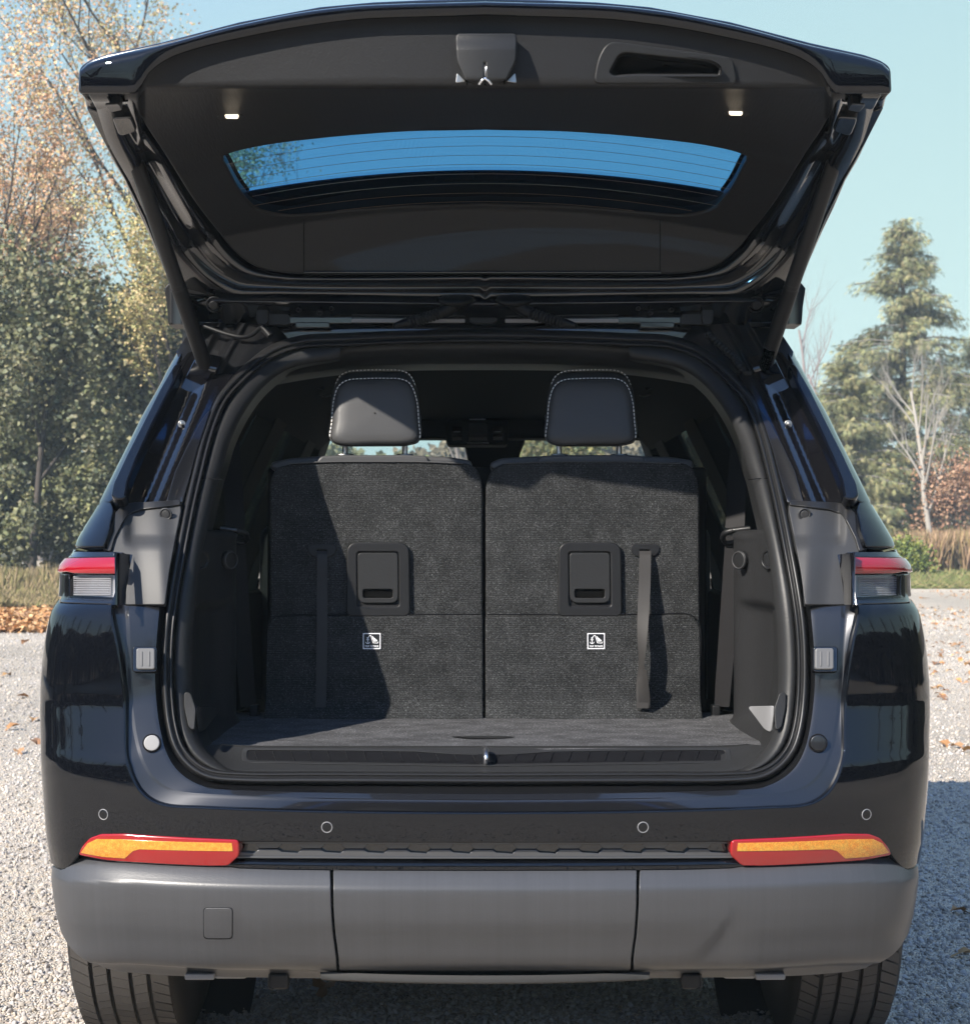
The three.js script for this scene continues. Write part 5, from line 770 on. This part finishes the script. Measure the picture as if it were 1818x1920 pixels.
const gravelMap = texture(1024, 1024, (i, j) => { const h = worley.H[j * 1024 + i], id = worley.I[j * 1024 + i], f = hash(i, j, 51), n = noise(i / 60, j / 60, 0, 52); let v = mix(0.50, 0.80 + 0.16 * (id - 0.5), smooth(0.05, 0.5, h)); v *= 0.94 + 0.12 * f; const warm = 0.5 + 0.5 * Math.sin(id * 37); return [v * mix(0.98, 1.04, warm), v * 0.975, v * mix(0.96, 0.88, warm * 0.7 + 0.3 * n)]; }, { srgb: true, metres: 0.85 });
const gravelBump = texture(1024, 1024, (i, j) => Math.min(1, worley.H[j * 1024 + i] * 0.9 + 0.1 * hash(i, j, 53)), { metres: 0.85 });
{
  const us = []; for (let i = 0; i <= 120; i++) { const t = i / 60 - 1; us.push(Math.sign(t) * (Math.abs(t) * 16 + 384 * Math.pow(Math.abs(t), 5))); }
  const pos = [], uv = [], col = [], idx = [], n = us.length;
  for (let j = 0; j < n; j++) for (let i = 0; i < n; i++) {
    const x = us[i], z = us[j] - 8; pos.push(x, 0, z); uv.push(x, -z);
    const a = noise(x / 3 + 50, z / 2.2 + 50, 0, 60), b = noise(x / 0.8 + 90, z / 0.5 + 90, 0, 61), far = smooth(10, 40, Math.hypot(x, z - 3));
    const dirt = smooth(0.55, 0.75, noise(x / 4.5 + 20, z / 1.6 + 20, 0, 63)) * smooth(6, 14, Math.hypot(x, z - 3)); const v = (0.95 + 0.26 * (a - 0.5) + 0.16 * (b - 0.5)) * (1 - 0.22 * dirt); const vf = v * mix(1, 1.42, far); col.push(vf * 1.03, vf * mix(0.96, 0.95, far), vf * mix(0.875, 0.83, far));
  }
  for (let j = 0; j < n - 1; j++) for (let i = 0; i < n - 1; i++) { const a = j * n + i; idx.push(a, a + n, a + 1, a + 1, a + n, a + n + 1); }
  const g = fromArrays(pos, null, uv, idx); g.setAttribute('color', new THREE.Float32BufferAttribute(col, 3)); g.computeVertexNormals();
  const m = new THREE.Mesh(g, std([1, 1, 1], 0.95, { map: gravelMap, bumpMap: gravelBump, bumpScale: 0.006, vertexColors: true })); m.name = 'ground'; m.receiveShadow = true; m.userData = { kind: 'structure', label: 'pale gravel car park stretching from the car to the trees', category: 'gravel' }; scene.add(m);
}
function scatter(name, label, category, geometry, material, n, place, group) {   // uncountable small things as one object
  const im = new THREE.InstancedMesh(geometry, material, n), o = new THREE.Object3D(), c = new THREE.Color(); let k = 0;
  for (let i = 0; i < n; i++) { const r = place(i, o, c); if (r === false) continue; o.updateMatrix(); im.setMatrixAt(k, o.matrix); im.setColorAt(k, c); k++; }
  im.count = k; im.name = numbered(name); im.castShadow = im.receiveShadow = true; im.userData = { kind: 'stuff' }; if (label) { im.userData.label = label; im.userData.category = category; } return im;
}
{
  // loose stones, thickest where the ground is near
  const r = rng(101), ico = new THREE.IcosahedronGeometry(1, 1), p = ico.attributes.position; for (let i = 0; i < p.count; i++) { const q = V(p.getX(i), p.getY(i), p.getZ(i)), k = 0.78 + 0.44 * noise(q.x * 1.7 + 9, q.y * 1.7 + q.z * 2.3 + 9, 0, 71); p.setXYZ(i, q.x * k, q.y * k * 0.75, q.z * k); } ico.deleteAttribute('uv'); const stone = mergeVertices(ico.deleteAttribute ? ico : ico, 1e-3); stone.computeVertexNormals();
  const zone = () => { const t = r(); if (t < 0.34) { const d = 3.2 + 24 * Math.pow(r(), 2.1); return [-(0.18 + 0.26 * Math.pow(r(), 1.8)) * d, CAM_Z - d]; } if (t < 0.66) { const d = 3.2 + 24 * Math.pow(r(), 2.1); return [(0.18 + 0.26 * Math.pow(r(), 1.8)) * d, CAM_Z - d]; } if (t < 0.86) return [mix(-1.0, 1.0, r()), mix(-2.4, -0.3, r())]; return [mix(-3.4, 3.4, r()), mix(-5, 3.0, r())]; };
  scene.add(scatter('gravel_stones', 'loose grey and cream gravel stones around the car', 'gravel', stone, std([1, 1, 1], 0.9), 210000, (i, o, c) => { const [x, z] = zone(), d = Math.hypot(x, z - CAM_Z), s = (0.0022 + 0.0048 * Math.pow(r(), 2.6)) * (1 + 0.05 * d); o.position.set(x, s * 0.25, z); o.rotation.set(r() * 6, r() * 6, r() * 6); o.scale.set(s * (0.8 + 0.6 * r()), s * (0.6 + 0.4 * r()), s * (0.8 + 0.5 * r())); const v = (0.25 + 0.22 * r()) * (0.80 + 0.40 * noise(x * 0.7 + 90, z * 0.5 + 90, 0, 62)), w = r(); c.setRGB(v * mix(1.02, 1.1, w), v * 0.95, v * mix(0.90, 0.76, w)); }));
}
const leafShape = (() => { const g = new THREE.BufferGeometry(); const o = [[0, 0], [0.18, 0.10], [0.36, 0.26], [0.62, 0.22], [0.60, 0.08], [0.82, 0.12], [1, 0], [0.82, -0.12], [0.60, -0.08], [0.62, -0.24], [0.36, -0.27], [0.18, -0.10]]; const pos = [], f = (p) => [p[0] - 0.5, 0.10 * Math.sin(p[0] * 5) + 0.35 * Math.abs(p[1]), p[1]]; const c = [0.5, 0]; for (let i = 0; i < o.length; i++) { for (const q of [c, o[(i + 1) % o.length], o[i]]) pos.push(...f(q)); } g.setAttribute('position', new THREE.Float32BufferAttribute(pos, 3)); g.computeVertexNormals(); return g; })();
const brownLeaf = [0, 1, 2, 3].map((i) => std([[0.30, 0.15, 0.055], [0.40, 0.22, 0.08], [0.22, 0.11, 0.05], [0.34, 0.19, 0.09]][i], 0.7));
{
  // single fallen leaves one can point at
  const at0 = (px, py) => { const d = CAM_Y * F / (py - HORIZON); return V((px - MID_X) * d / F, 0.012, CAM_Z - d); }, r = rng(33);
  const spots = [[20, 1369], [66, 1352], [70, 1394], [36, 1414], [48, 1310], [12, 1268], [1765, 1312], [1796, 1404], [1770, 1400], [1812, 1412], [1754, 1246], [1790, 1212], [1800, 1715], [1802, 1796], [1762, 1228], [607, 1862]];
  const wide = ['single dry brown leaf lying on the pale gravel beside the car', 'dry brown leaf in the shade under the bumper'];
  spots.forEach(([px, py], i) => { const m = new THREE.Mesh(leafShape, brownLeaf[i % 4]); m.name = numbered('fallen_leaf'); const p = at0(px, py), d = CAM_Z - p.z, s = px === 607 ? 0.13 : (0.085 + 0.05 * r()) * (d > 9 ? 1.25 : 0.9); m.position.copy(p); m.scale.setScalar(s); m.rotation.set((r() - 0.5) * 0.5, r() * 6, (r() - 0.5) * 0.5); m.castShadow = true; m.userData = { label: px === 607 ? wide[1] : wide[0], category: 'leaf' }; if (px !== 607) m.userData.group = 'dry leaves scattered on the gravel'; scene.add(m); });
}

// ------------------------------------------------------------------ trees and undergrowth
const world = (px, py, d) => V((px - MID_X) * d / F, CAM_Y - (py - HORIZON) * d / F, CAM_Z - d);
const leafCard = (w, l, fold = 0.25) => { const g = new THREE.BufferGeometry(); const p = [[0, 0, 0], [-w, fold * w, l * 0.5], [0, -fold * w * 0.4, l], [w, fold * w, l * 0.5]]; const t = [0, 1, 2, 0, 2, 3].flatMap((i) => p[i]); g.setAttribute('position', new THREE.Float32BufferAttribute(t, 3)); g.computeVertexNormals(); return g; };
const spray = (() => { const gs = []; for (let i = 0; i < 5; i++) { const g = leafCard(0.045, 0.85, 0.1); g.rotateY((i - 2) * 0.42); g.rotateX(0.25 * Math.abs(i - 2) * 0.5); gs.push(g); } return merge(gs); })();
const cluster = (w, l, n, seed, spread = 1) => { const r = rng(seed), gs = []; for (let i = 0; i < n; i++) { const g = leafCard(w, l); g.rotateX(r() * 6); g.rotateY(r() * 6); g.rotateZ(r() * 6); g.translate((r() - 0.5) * spread, (r() - 0.5) * spread, (r() - 0.5) * spread); gs.push(g); } return merge(gs); };
const bark = (c) => std(c, 0.9);
const M_LEAF = std([1, 1, 1], 0.6);
const barkDark = bark([0.055, 0.045, 0.038]), barkGrey = bark([0.15, 0.135, 0.12]), barkPale = bark([0.29, 0.265, 0.23]), twigMauve = bark([0.22, 0.18, 0.17]);
// a skeleton of limbs grown from a trunk: returns tapered tubes and the places where leaves can sit
function limbs(r, { height, radius, levels = 4, spread = 0.7, lift = 0.35, split = 4, shrink = 0.62, bare = 0.3, lean = [0, 0], wob = 0.12, rad = 7 }) {
  const tubes = [], tips = [];
  const grow = (p, dir, len, rad0, lev) => {
    const n = lev === 0 ? 7 : 4, pts = [p.clone()], d = dir.clone(); let q = p.clone();
    for (let i = 0; i < n; i++) { d.add(V((r() - 0.5) * wob * 2, (r() - 0.3) * wob + (lev ? lift * 0.12 : 0), (r() - 0.5) * wob * 2)).normalize(); q = q.clone().addScaledVector(d, len / n); pts.push(q); }
    const c = new THREE.CatmullRomCurve3(pts), m = lev === 0 ? 14 : lev === 1 ? 7 : 4, sides = lev === 0 ? rad + 2 : lev === 1 ? rad - 1 : lev === 2 ? 4 : 3, rows = [], end = lev === 0 ? 0.35 : 0.3;
    let e1 = V(1, 0, 0); if (Math.abs(d.x) > 0.9) e1 = V(0, 0, 1);
    for (let i = 0; i <= m; i++) { const t = i / m, cp = c.getPoint(t), tg = c.getTangent(t), a = tg.clone().cross(e1).normalize(), b = tg.clone().cross(a), rr = rad0 * mix(1, end, t) * (lev === 0 && t < 0.08 ? 1.35 - t * 4 : 1); rows.push(Array.from({ length: sides }, (_, k) => cp.clone().addScaledVector(a, rr * Math.cos(k / sides * 6.2832)).addScaledVector(b, rr * Math.sin(k / sides * 6.2832)))); }
    tubes.push(loft(rows, true));
    if (lev >= levels - 2) for (let i = 0; i < 5; i++) tips.push([c.getPoint(0.2 + 0.8 * r()), lev]);
    if (lev >= levels - 1) return;
    const k = lev === 0 ? split * 2 : split;
    for (let i = 0; i < k; i++) { const t = lev === 0 ? bare + (1 - bare) * (i + r() * 0.8) / k : 0.25 + 0.75 * (i + r()) / k, cp = c.getPoint(Math.min(1, t)), tg = c.getTangent(Math.min(1, t)), ang = r() * 6.2832, side = V(Math.cos(ang), 0, Math.sin(ang)); side.addScaledVector(tg, -side.dot(tg)).normalize(); const nd = tg.clone().multiplyScalar(1 - spread * 0.6).addScaledVector(side, spread).add(V(0, lift, 0)).normalize(); grow(cp, nd, len * shrink * (0.75 + 0.5 * r()) * (lev === 0 ? 1 - 0.45 * (t - bare) : 1), rad0 * mix(1, end, t) * 0.62, lev + 1); }
  };
  grow(V(0, -0.1, 0), V(lean[0], 1, lean[1]).normalize(), height, radius, 0);
  return { wood: merge(tubes), tips };
}
function leaves(r, tips, n, geometry, size, jitter, colours, material = M_LEAF, droop = 0) {
  return scatter('crown', null, null, geometry, material, n, (i, o, c) => { const [p] = tips[Math.floor(r() * tips.length)], k = jitter; o.position.set(p.x + (r() + r() + r() - 1.5) * k, p.y + (r() + r() + r() - 1.5) * k - droop * r(), p.z + (r() + r() + r() - 1.5) * k); o.rotation.set(r() * 6, r() * 6, r() * 6); o.scale.setScalar(size * (0.6 + 0.8 * r())); const q = colours[Math.floor(r() * colours.length)], v = 0.7 + 0.6 * r(); c.setRGB(q[0] * v, q[1] * v, q[2] * v); });
}
function tree(name, label, x, z, seed, wood, crowns, woodMat, group) {
  const r = rng(seed), t = thing(name, label, name === 'bush' ? 'bush' : 'tree', group); t.position.set(x, 0, z);
  const L = limbs(r, wood); part(t, name === 'bush' ? 'stems' : 'trunk', L.wood, woodMat);
  for (const f of crowns) t.add(f(r, L.tips));
  return t;
}
const ORANGE = [[0.58, 0.32, 0.18], [0.54, 0.35, 0.18], [0.62, 0.42, 0.24], [0.44, 0.25, 0.15], [0.52, 0.42, 0.20]], GOLD = [[0.42, 0.33, 0.14], [0.36, 0.31, 0.12], [0.48, 0.36, 0.18], [0.28, 0.27, 0.10]], IVY = [[0.125, 0.135, 0.055], [0.17, 0.17, 0.065], [0.09, 0.105, 0.048], [0.23, 0.21, 0.085]], IVYD = [[0.085, 0.095, 0.045], [0.13, 0.13, 0.055], [0.16, 0.145, 0.068]];
const SPRUCE = [[0.25, 0.24, 0.095], [0.19, 0.20, 0.08], [0.30, 0.26, 0.12], [0.13, 0.145, 0.065]], RUST = [[0.32, 0.17, 0.10], [0.28, 0.16, 0.10], [0.36, 0.22, 0.13]], GREEN = [[0.13, 0.16, 0.02], [0.09, 0.13, 0.02], [0.18, 0.19, 0.03]];
const tiny = leafCard(0.5, 1.0), clump = cluster(0.5, 1.0, 5, 3, 2.0);
let conifer;
const place = (px, d) => { const p = world(px, 1000, d); return [p.x, p.z]; };
{
  let [x, z] = place(130, 33);
  tree('maple_tree', 'tall orange-leaved tree leaning beside the raised liftgate, its trunk showing through', x, z, 11, { height: 7.2, radius: 0.13, levels: 5, spread: 0.66, lift: 0.40, split: 5, shrink: 0.50, bare: 0.45, lean: [-0.12, 0.0] }, [(r, t) => leaves(r, t, 12500, tiny, 0.055, 0.26, ORANGE)], barkDark);
  [x, z] = place(390, 36);
  tree('maple_tree', 'highest gold and orange tree, its crown seen again through the rear window glass', x, z, 23, { height: 12.5, radius: 0.15, levels: 5, spread: 0.64, lift: 0.40, split: 5, shrink: 0.47, bare: 0.34, lean: [0.06, 0] }, [(r, t) => leaves(r, t, 17000, tiny, 0.055, 0.28, [...ORANGE, ...GOLD])], barkDark);
  [x, z] = place(20, 35);
  tree('maple_tree', 'orange tree at the edge of the photo above the ivy', x, z, 37, { height: 6.6, radius: 0.12, levels: 5, spread: 0.7, lift: 0.35, split: 5, shrink: 0.52, bare: 0.4, lean: [0.02, 0] }, [(r, t) => leaves(r, t, 14000, tiny, 0.055, 0.28, ORANGE)], barkDark);
  [x, z] = place(262, 31);
  tree('gold_tree', 'yellow-olive tree with thin foliage just outside the raised strut', x, z, 41, { height: 6.6, radius: 0.13, levels: 5, spread: 0.55, lift: 0.5, split: 4, shrink: 0.45, bare: 0.4, lean: [0.02, 0] }, [(r, t) => leaves(r, t, 16000, tiny, 0.055, 0.32, GOLD)], barkDark);
}
{
  // trees smothered in ivy: hanging curtains of small leaves round several stems
  const curtain = (x0, x1, top, seed, n) => () => {
    const r = rng(seed), cols = Array.from({ length: 7 }, (_, k) => [mix(x0, x1, (k + 0.2 + 0.6 * r()) / 7), (r() - 0.5) * 2.2, top * (0.70 + 0.34 * r()), 0.1 + 0.9 * r()]), lumps = [];
    for (let i = 0; i < 120; i++) { const q = cols[Math.floor(r() * 7)], h = Math.pow(r(), 0.8), y = mix(q[3], q[2], h); lumps.push([q[0] + (r() - 0.5) * mix(0.5, 1.0, h), y, q[1] + (r() - 0.5) * 0.9, 0.15 + 0.24 * r(), 0.45 + 0.95 * r(), 0.8 + 1.2 * r()]); }
    return scatter('crown', null, null, tiny, M_LEAF, n, (i, o, c) => { const q = lumps[Math.floor(r() * lumps.length)], a = r() * 6.2832, u = r() * 2 - 1, k = q[3] * Math.cbrt(r()), s = Math.sqrt(1 - u * u); o.position.set(q[0] + Math.cos(a) * s * k, Math.max(0.05, q[1] + u * k * q[5]), q[2] + Math.sin(a) * s * k); o.rotation.set(r() * 6, r() * 6, r() * 6); o.scale.setScalar(0.045 + 0.075 * r()); const col = (r() < 0.6 ? IVY : IVYD)[Math.floor(r() * 3)], v = q[4] * (0.55 + 0.9 * r()); c.setRGB(col[0] * v, col[1] * v, col[2] * v); });
  };
  const stems = { height: 5.2, radius: 0.09, levels: 4, spread: 0.7, lift: 0.3, split: 3, shrink: 0.42, bare: 0.4 };
  const list = [[-40, 32, 'ivy-covered tree at the very edge of the photo', 5.6], [62, 31, 'ivy-covered tree with a gap of sky beside its dark stem', 6.1], [150, 33, 'ivy-covered tree in the middle of the green wall', 6.0], [238, 31.5, 'ivy-covered tree nearest the open car, with hanging curtains', 6.3], [330, 34, 'ivy-covered tree mostly hidden behind the side of the car', 6.2], [430, 35, 'ivy-covered tree behind the car, seen only through its windows', 5.0]];
  list.forEach(([px, d, label, top], i) => { const [x, z] = place(px, d); tree('ivy_tree', label, x, z, 60 + i, stems, [curtain(-1.25, 1.25, top, 80 + i, [30000, 17000, 25000, 34000, 34000, 30000][i]), (r, t) => leaves(r, t, 5000, tiny, 0.09, 0.5, IVYD)], barkDark); });
}
{
  // the spruce and its neighbours on the other side
  const spruce = conifer = (x, z, h, w, seed, label, cols, dens = 1, big = 1) => { const r = rng(seed), t = thing('spruce_tree', label, 'tree'); t.position.set(x, 0, z); part(t, 'trunk', rod(V(0, -0.1, 0), V(0, h * 0.97, 0), 0.2, 0.03, 10), barkDark);
    const boughs = [], tips = []; for (let y = 0.7; y < h * 0.985;) { const f = 1 - y / h, len0 = w * Math.pow(f, 0.8) * (0.8 + 0.3 * r()) + 0.15, k = 2 + Math.floor(2.2 * f); for (let i = 0; i < k; i++) { const a = r() * 6.2832, len = len0 * (0.55 + 0.65 * r()), p0 = V(0, y + (r() - 0.5) * 0.3, 0), p1 = V(Math.cos(a) * len * 0.55, p0.y + 0.06 * len, Math.sin(a) * len * 0.55), p2 = V(Math.cos(a) * len, p0.y - 0.10 * len * r() + 0.16 * f, Math.sin(a) * len); boughs.push(tube([p0, p1, p2], 0.02 + 0.012 * f, 4, 3)); for (let m = 0; m < 6 + len * 9; m++) { const u = Math.pow(r(), 0.7); const q = p0.clone().lerp(p1, Math.min(1, u * 2)).lerp(p2, Math.max(0, u * 2 - 1)); tips.push([q, a, u]); } } y += mix(0.10, 0.17, f) * (0.7 + 0.6 * r()); }
    part(t, 'boughs', merge(boughs), barkGrey);
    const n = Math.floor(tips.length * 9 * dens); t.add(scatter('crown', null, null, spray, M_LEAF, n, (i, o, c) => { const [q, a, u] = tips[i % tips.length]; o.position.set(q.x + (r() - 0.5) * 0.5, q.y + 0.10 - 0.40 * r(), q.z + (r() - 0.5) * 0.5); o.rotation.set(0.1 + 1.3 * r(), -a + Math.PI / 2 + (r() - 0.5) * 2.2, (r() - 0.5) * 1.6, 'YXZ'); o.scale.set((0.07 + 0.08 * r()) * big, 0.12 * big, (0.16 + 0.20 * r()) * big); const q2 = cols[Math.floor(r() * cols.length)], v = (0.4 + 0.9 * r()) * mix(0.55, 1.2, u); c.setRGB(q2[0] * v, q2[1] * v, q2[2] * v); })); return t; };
  let [x, z] = place(1692, 52); spruce(x, z, 11.3, 4.4, 131, 'tall olive-green spruce standing against the sky beyond the gravel', SPRUCE);
  [x, z] = place(1585, 47); spruce(x, z, 6.4, 2.5, 137, 'lower spruce close beside the open car, in front of the tall spruce', SPRUCE);
  [x, z] = place(1830, 56); spruce(x, z, 8.0, 3.2, 139, 'spruce cut off by the edge of the photo', SPRUCE, 0.8);
  const bare = (px, d, h, seed, label, mat, o = {}) => { const [bx, bz] = place(px, d); return tree('bare_tree', label, bx, bz, seed, { height: h, radius: 0.10, levels: 5, spread: 0.62, lift: 0.45, split: 4, shrink: 0.42, bare: 0.25, wob: 0.14, ...o }, [], mat); };
  bare(1752, 45, 5.6, 151, 'leafless tree with a pale white trunk in front of the spruce', barkPale, { radius: 0.10, shrink: 0.46, split: 5, lean: [-0.02, 0] });
  bare(1535, 66, 9.6, 153, 'hazy leafless tree just outside the right strut', twigMauve, { radius: 0.12 });
  bare(1600, 70, 8.6, 154, 'hazy leafless tree far behind the spruces', twigMauve, { radius: 0.12 });
  bare(1800, 62, 7.5, 155, 'hazy leafless tree at the edge of the photo behind the white trunk', twigMauve, { radius: 0.12 });
  bare(60, 42, 8.0, 156, 'leafless tree whose thin branches show among the orange leaves', barkDark, { radius: 0.13 });
  bare(860, 46, 5.0, 157, 'leafless tree ahead of the car, seen through the windscreen', twigMauve, { radius: 0.10 });
  [x, z] = place(1790, 46); tree('rust_tree', 'small tree with rust-red leaves beside the pale trunk', x, z, 161, { height: 2.6, radius: 0.06, levels: 4, spread: 0.8, lift: 0.3, split: 4, shrink: 0.55, bare: 0.25 }, [(r, t) => leaves(r, t, 4200, tiny, 0.075, 0.4, RUST)], barkGrey);
  [x, z] = place(1700, 41); tree('bush', 'bright yellow-green bush behind the tail lamp', x, z, 167, { height: 0.8, radius: 0.03, levels: 3, spread: 0.9, lift: 0.3, split: 5, shrink: 0.6, bare: 0.05 }, [(r, t) => leaves(r, t, 6500, tiny, 0.07, 0.32, GREEN)], barkGrey);
  [x, z] = place(1012, 44); tree('gold_tree', 'yellow-green tree ahead of the car, seen through the windscreen beside the mirror', x, z, 171, { height: 3.9, radius: 0.12, levels: 5, spread: 0.6, lift: 0.4, split: 4, shrink: 0.45, bare: 0.15 }, [(r, t) => leaves(r, t, 22000, tiny, 0.12, 0.7, [...GOLD, ...SPRUCE])], barkGrey);
  [x, z] = place(800, 60); tree('gold_tree', 'small yellow-green tree ahead of the car below the leafless twigs', x, z, 173, { height: 2.6, radius: 0.1, levels: 4, spread: 0.6, lift: 0.4, split: 4, shrink: 0.5, bare: 0.15 }, [(r, t) => leaves(r, t, 9000, tiny, 0.13, 0.6, [...GOLD, ...SPRUCE])], barkGrey);
}
{
  // tall dry grass and leaf litter at the edge of the gravel
  const r = rng(201), blade = (() => { const g = new THREE.BufferGeometry(); g.setAttribute('position', new THREE.Float32BufferAttribute([-0.012, 0, 0, 0.012, 0, 0, 0.06, 0.6, 0.02, 0.06, 0.6, 0.02, 0.012, 0, 0, 0.14, 1, 0.05], 3)); g.computeVertexNormals(); return g; })();
  const dry = [[0.30, 0.22, 0.12], [0.36, 0.27, 0.16], [0.22, 0.17, 0.085], [0.26, 0.22, 0.09], [0.20, 0.19, 0.07]];
  scene.add(scatter('tall_grass', 'dry tan grass standing in front of the ivy-covered trees', 'grass', blade, std([1, 1, 1], 0.9), 60000, (i, o, c) => { const d = 25 + 8 * Math.pow(r(), 1.3), px = -120 + 500 * r(), p = place(px, d), hgt = (0.22 + 0.42 * r() * smooth(25, 29, d)) * (0.7 + 0.6 * noise(p[0] * 1.2 + 40, p[1] + 80, 0, 91)); o.position.set(p[0], 0, p[1]); o.rotation.set((r() - 0.5) * 0.4, r() * 6.2832, (r() - 0.5) * 0.4); o.scale.set(1.3, hgt, 1.3); const q = dry[Math.floor(r() * 5)], v = 0.75 + 0.5 * r(); c.setRGB(q[0] * v, q[1] * v, q[2] * v); }));
  scene.add(scatter('tall_grass', 'reddish-tan dry grass beyond the gravel beside the green bush', 'grass', blade, std([1, 1, 1], 0.9), 42000, (i, o, c) => { const d = 43 + 9 * r(), px = 1480 + 480 * r(), p = place(px, d), hgt = (px > 1700 ? 0.75 : 0.5) + 0.7 * r(); o.position.set(p[0], 0, p[1]); o.rotation.set((r() - 0.5) * 0.4, r() * 6.2832, (r() - 0.5) * 0.4); o.scale.set(2.2, hgt, 2.2); const q = dry[Math.floor(r() * 4)], v = 0.75 + 0.5 * r(); c.setRGB(q[0] * v * 1.08, q[1] * v * 0.95, q[2] * v); }));
  scene.add(scatter('short_grass', 'strip of short green and yellow grass along the far gravel edge', 'grass', blade, std([1, 1, 1], 0.9), 32000, (i, o, c) => { const d = 37.5 + 6.5 * r(), px = 1500 + 460 * r(), p = place(px, d), hgt = 0.10 + 0.22 * r() * smooth(37, 41, d); o.position.set(p[0], 0, p[1]); o.rotation.set((r() - 0.5) * 0.6, r() * 6.2832, (r() - 0.5) * 0.6); o.scale.set(2.4, hgt, 2.4); const g2 = r() < 0.6, v = 0.75 + 0.5 * r(); c.setRGB((g2 ? 0.13 : 0.26) * v, (g2 ? 0.16 : 0.22) * v, (g2 ? 0.045 : 0.10) * v); }));
  const litter = [[0.42, 0.20, 0.07], [0.48, 0.27, 0.11], [0.36, 0.17, 0.06], [0.52, 0.33, 0.16], [0.30, 0.16, 0.08]];
  scene.add(scatter('leaf_litter', 'drift of orange-brown fallen leaves along the gravel edge', 'leaves', leafShape, std([1, 1, 1], 0.7), 26000, (i, o, c) => { const t = r(), d = t < 0.9992 ? 20.8 + 8 * Math.pow(r(), 1.4) + 0.8 * noise(i * 0.37, 3, 0, 95) : 9 + 12 * r(), px = -140 + 480 * r(), p = place(px, d); o.position.set(p[0], 0.03 + 0.10 * r() * smooth(20.5, 23, d), p[1]); o.rotation.set((r() - 0.5) * 1.4, r() * 6, (r() - 0.5) * 1.4); o.scale.setScalar(0.10 + 0.09 * r()); const q = litter[Math.floor(r() * 5)], v = 0.7 + 0.6 * r(); c.setRGB(q[0] * v, q[1] * v, q[2] * v); }));
  scene.add(scatter('leaf_scraps', 'brown leaf scraps strewn over the sunlit gravel beyond the car', 'leaves', leafShape, std([1, 1, 1], 0.7), 600, (i, o, c) => { const d = 11 + 26 * Math.pow(r(), 0.8), px = 1640 + 260 * r(), p = place(px, d); if (noise(p[0] * 0.8 + 30, p[1] * 0.35 + 60, 0, 97) < 0.52) return false; o.position.set(p[0], 0.012, p[1]); o.rotation.set((r() - 0.5) * 0.8, r() * 6, (r() - 0.5) * 0.8); o.scale.setScalar(0.05 + 0.05 * r()); const q = litter[Math.floor(r() * 5)], v = 0.7 + 0.6 * r(); c.setRGB(q[0] * v, q[1] * v, q[2] * v); }));
}
{
  // trees behind the camera, which the paint reflects, and a wood that closes the view ahead
  const dark = [[0.020, 0.024, 0.012], [0.028, 0.030, 0.014], [0.014, 0.018, 0.009]];
  const first = conifer(19, -9.5, 7.6, 2.6, 191, 'dark conifer on the far side of the gravel behind the viewer', dark, 0.072, 5); first.userData.group = 'trees behind the viewer';
  Array.from({ length: 33 }, (_, i) => { const a = (-118 + i * 7.2) * Math.PI / 180, d = 21.5 + 1.6 * Math.sin(i * 2.3); return [d * Math.sin(a), d * Math.cos(a)]; }).forEach(([x, z], i) => { const c = first.clone(); c.name = numbered('spruce_tree'); c.position.set(x, 0, z); c.rotation.y = i * 1.7; c.scale.setScalar(0.85 + 0.1 * (i * 7 % 4)); c.userData = { ...first.userData }; scene.add(c); });
  const r = rng(301), blob = cluster(0.5, 1.0, 9, 9, 2.4);
  scene.add(scatter('far_wood', 'low wood of bare and olive trees closing the view behind the car', 'wood', blob, M_LEAF, 70000, (i, o, c) => { const a = (r() * 2 - 1) * (i < 22000 ? 0.42 : 1.7), d = 78 + 14 * r(), x = Math.sin(a) * d, z = CAM_Z - Math.cos(a) * d, top = 3.2 + 2.4 * noise(x / 5 + 40, 7, 0, 99) + 0.8 * noise(x / 1.2 + 40, 3, 0, 98), y = top * Math.pow(r(), 0.7); o.position.set(x, y, z); o.rotation.set(r() * 6, r() * 6, r() * 6); o.scale.setScalar(0.28 + 0.2 * r()); const k = noise(x / 7 + 12, 3, 0, 96), q = k > 0.55 ? [0.13, 0.125, 0.055] : k > 0.4 ? [0.19, 0.15, 0.10] : [0.20, 0.17, 0.15], v = 0.7 + 0.6 * r(); c.setRGB(q[0] * v, q[1] * v, q[2] * v); }));
}
scene.fog = new THREE.FogExp2(rgb(0.62, 0.74, 0.80), 0.0016);
scene.traverse((o) => { if (o.isMesh) { o.castShadow = true; o.receiveShadow = true; } });
renderer.setSize(969, 1024);
renderer.render(scene, camera);
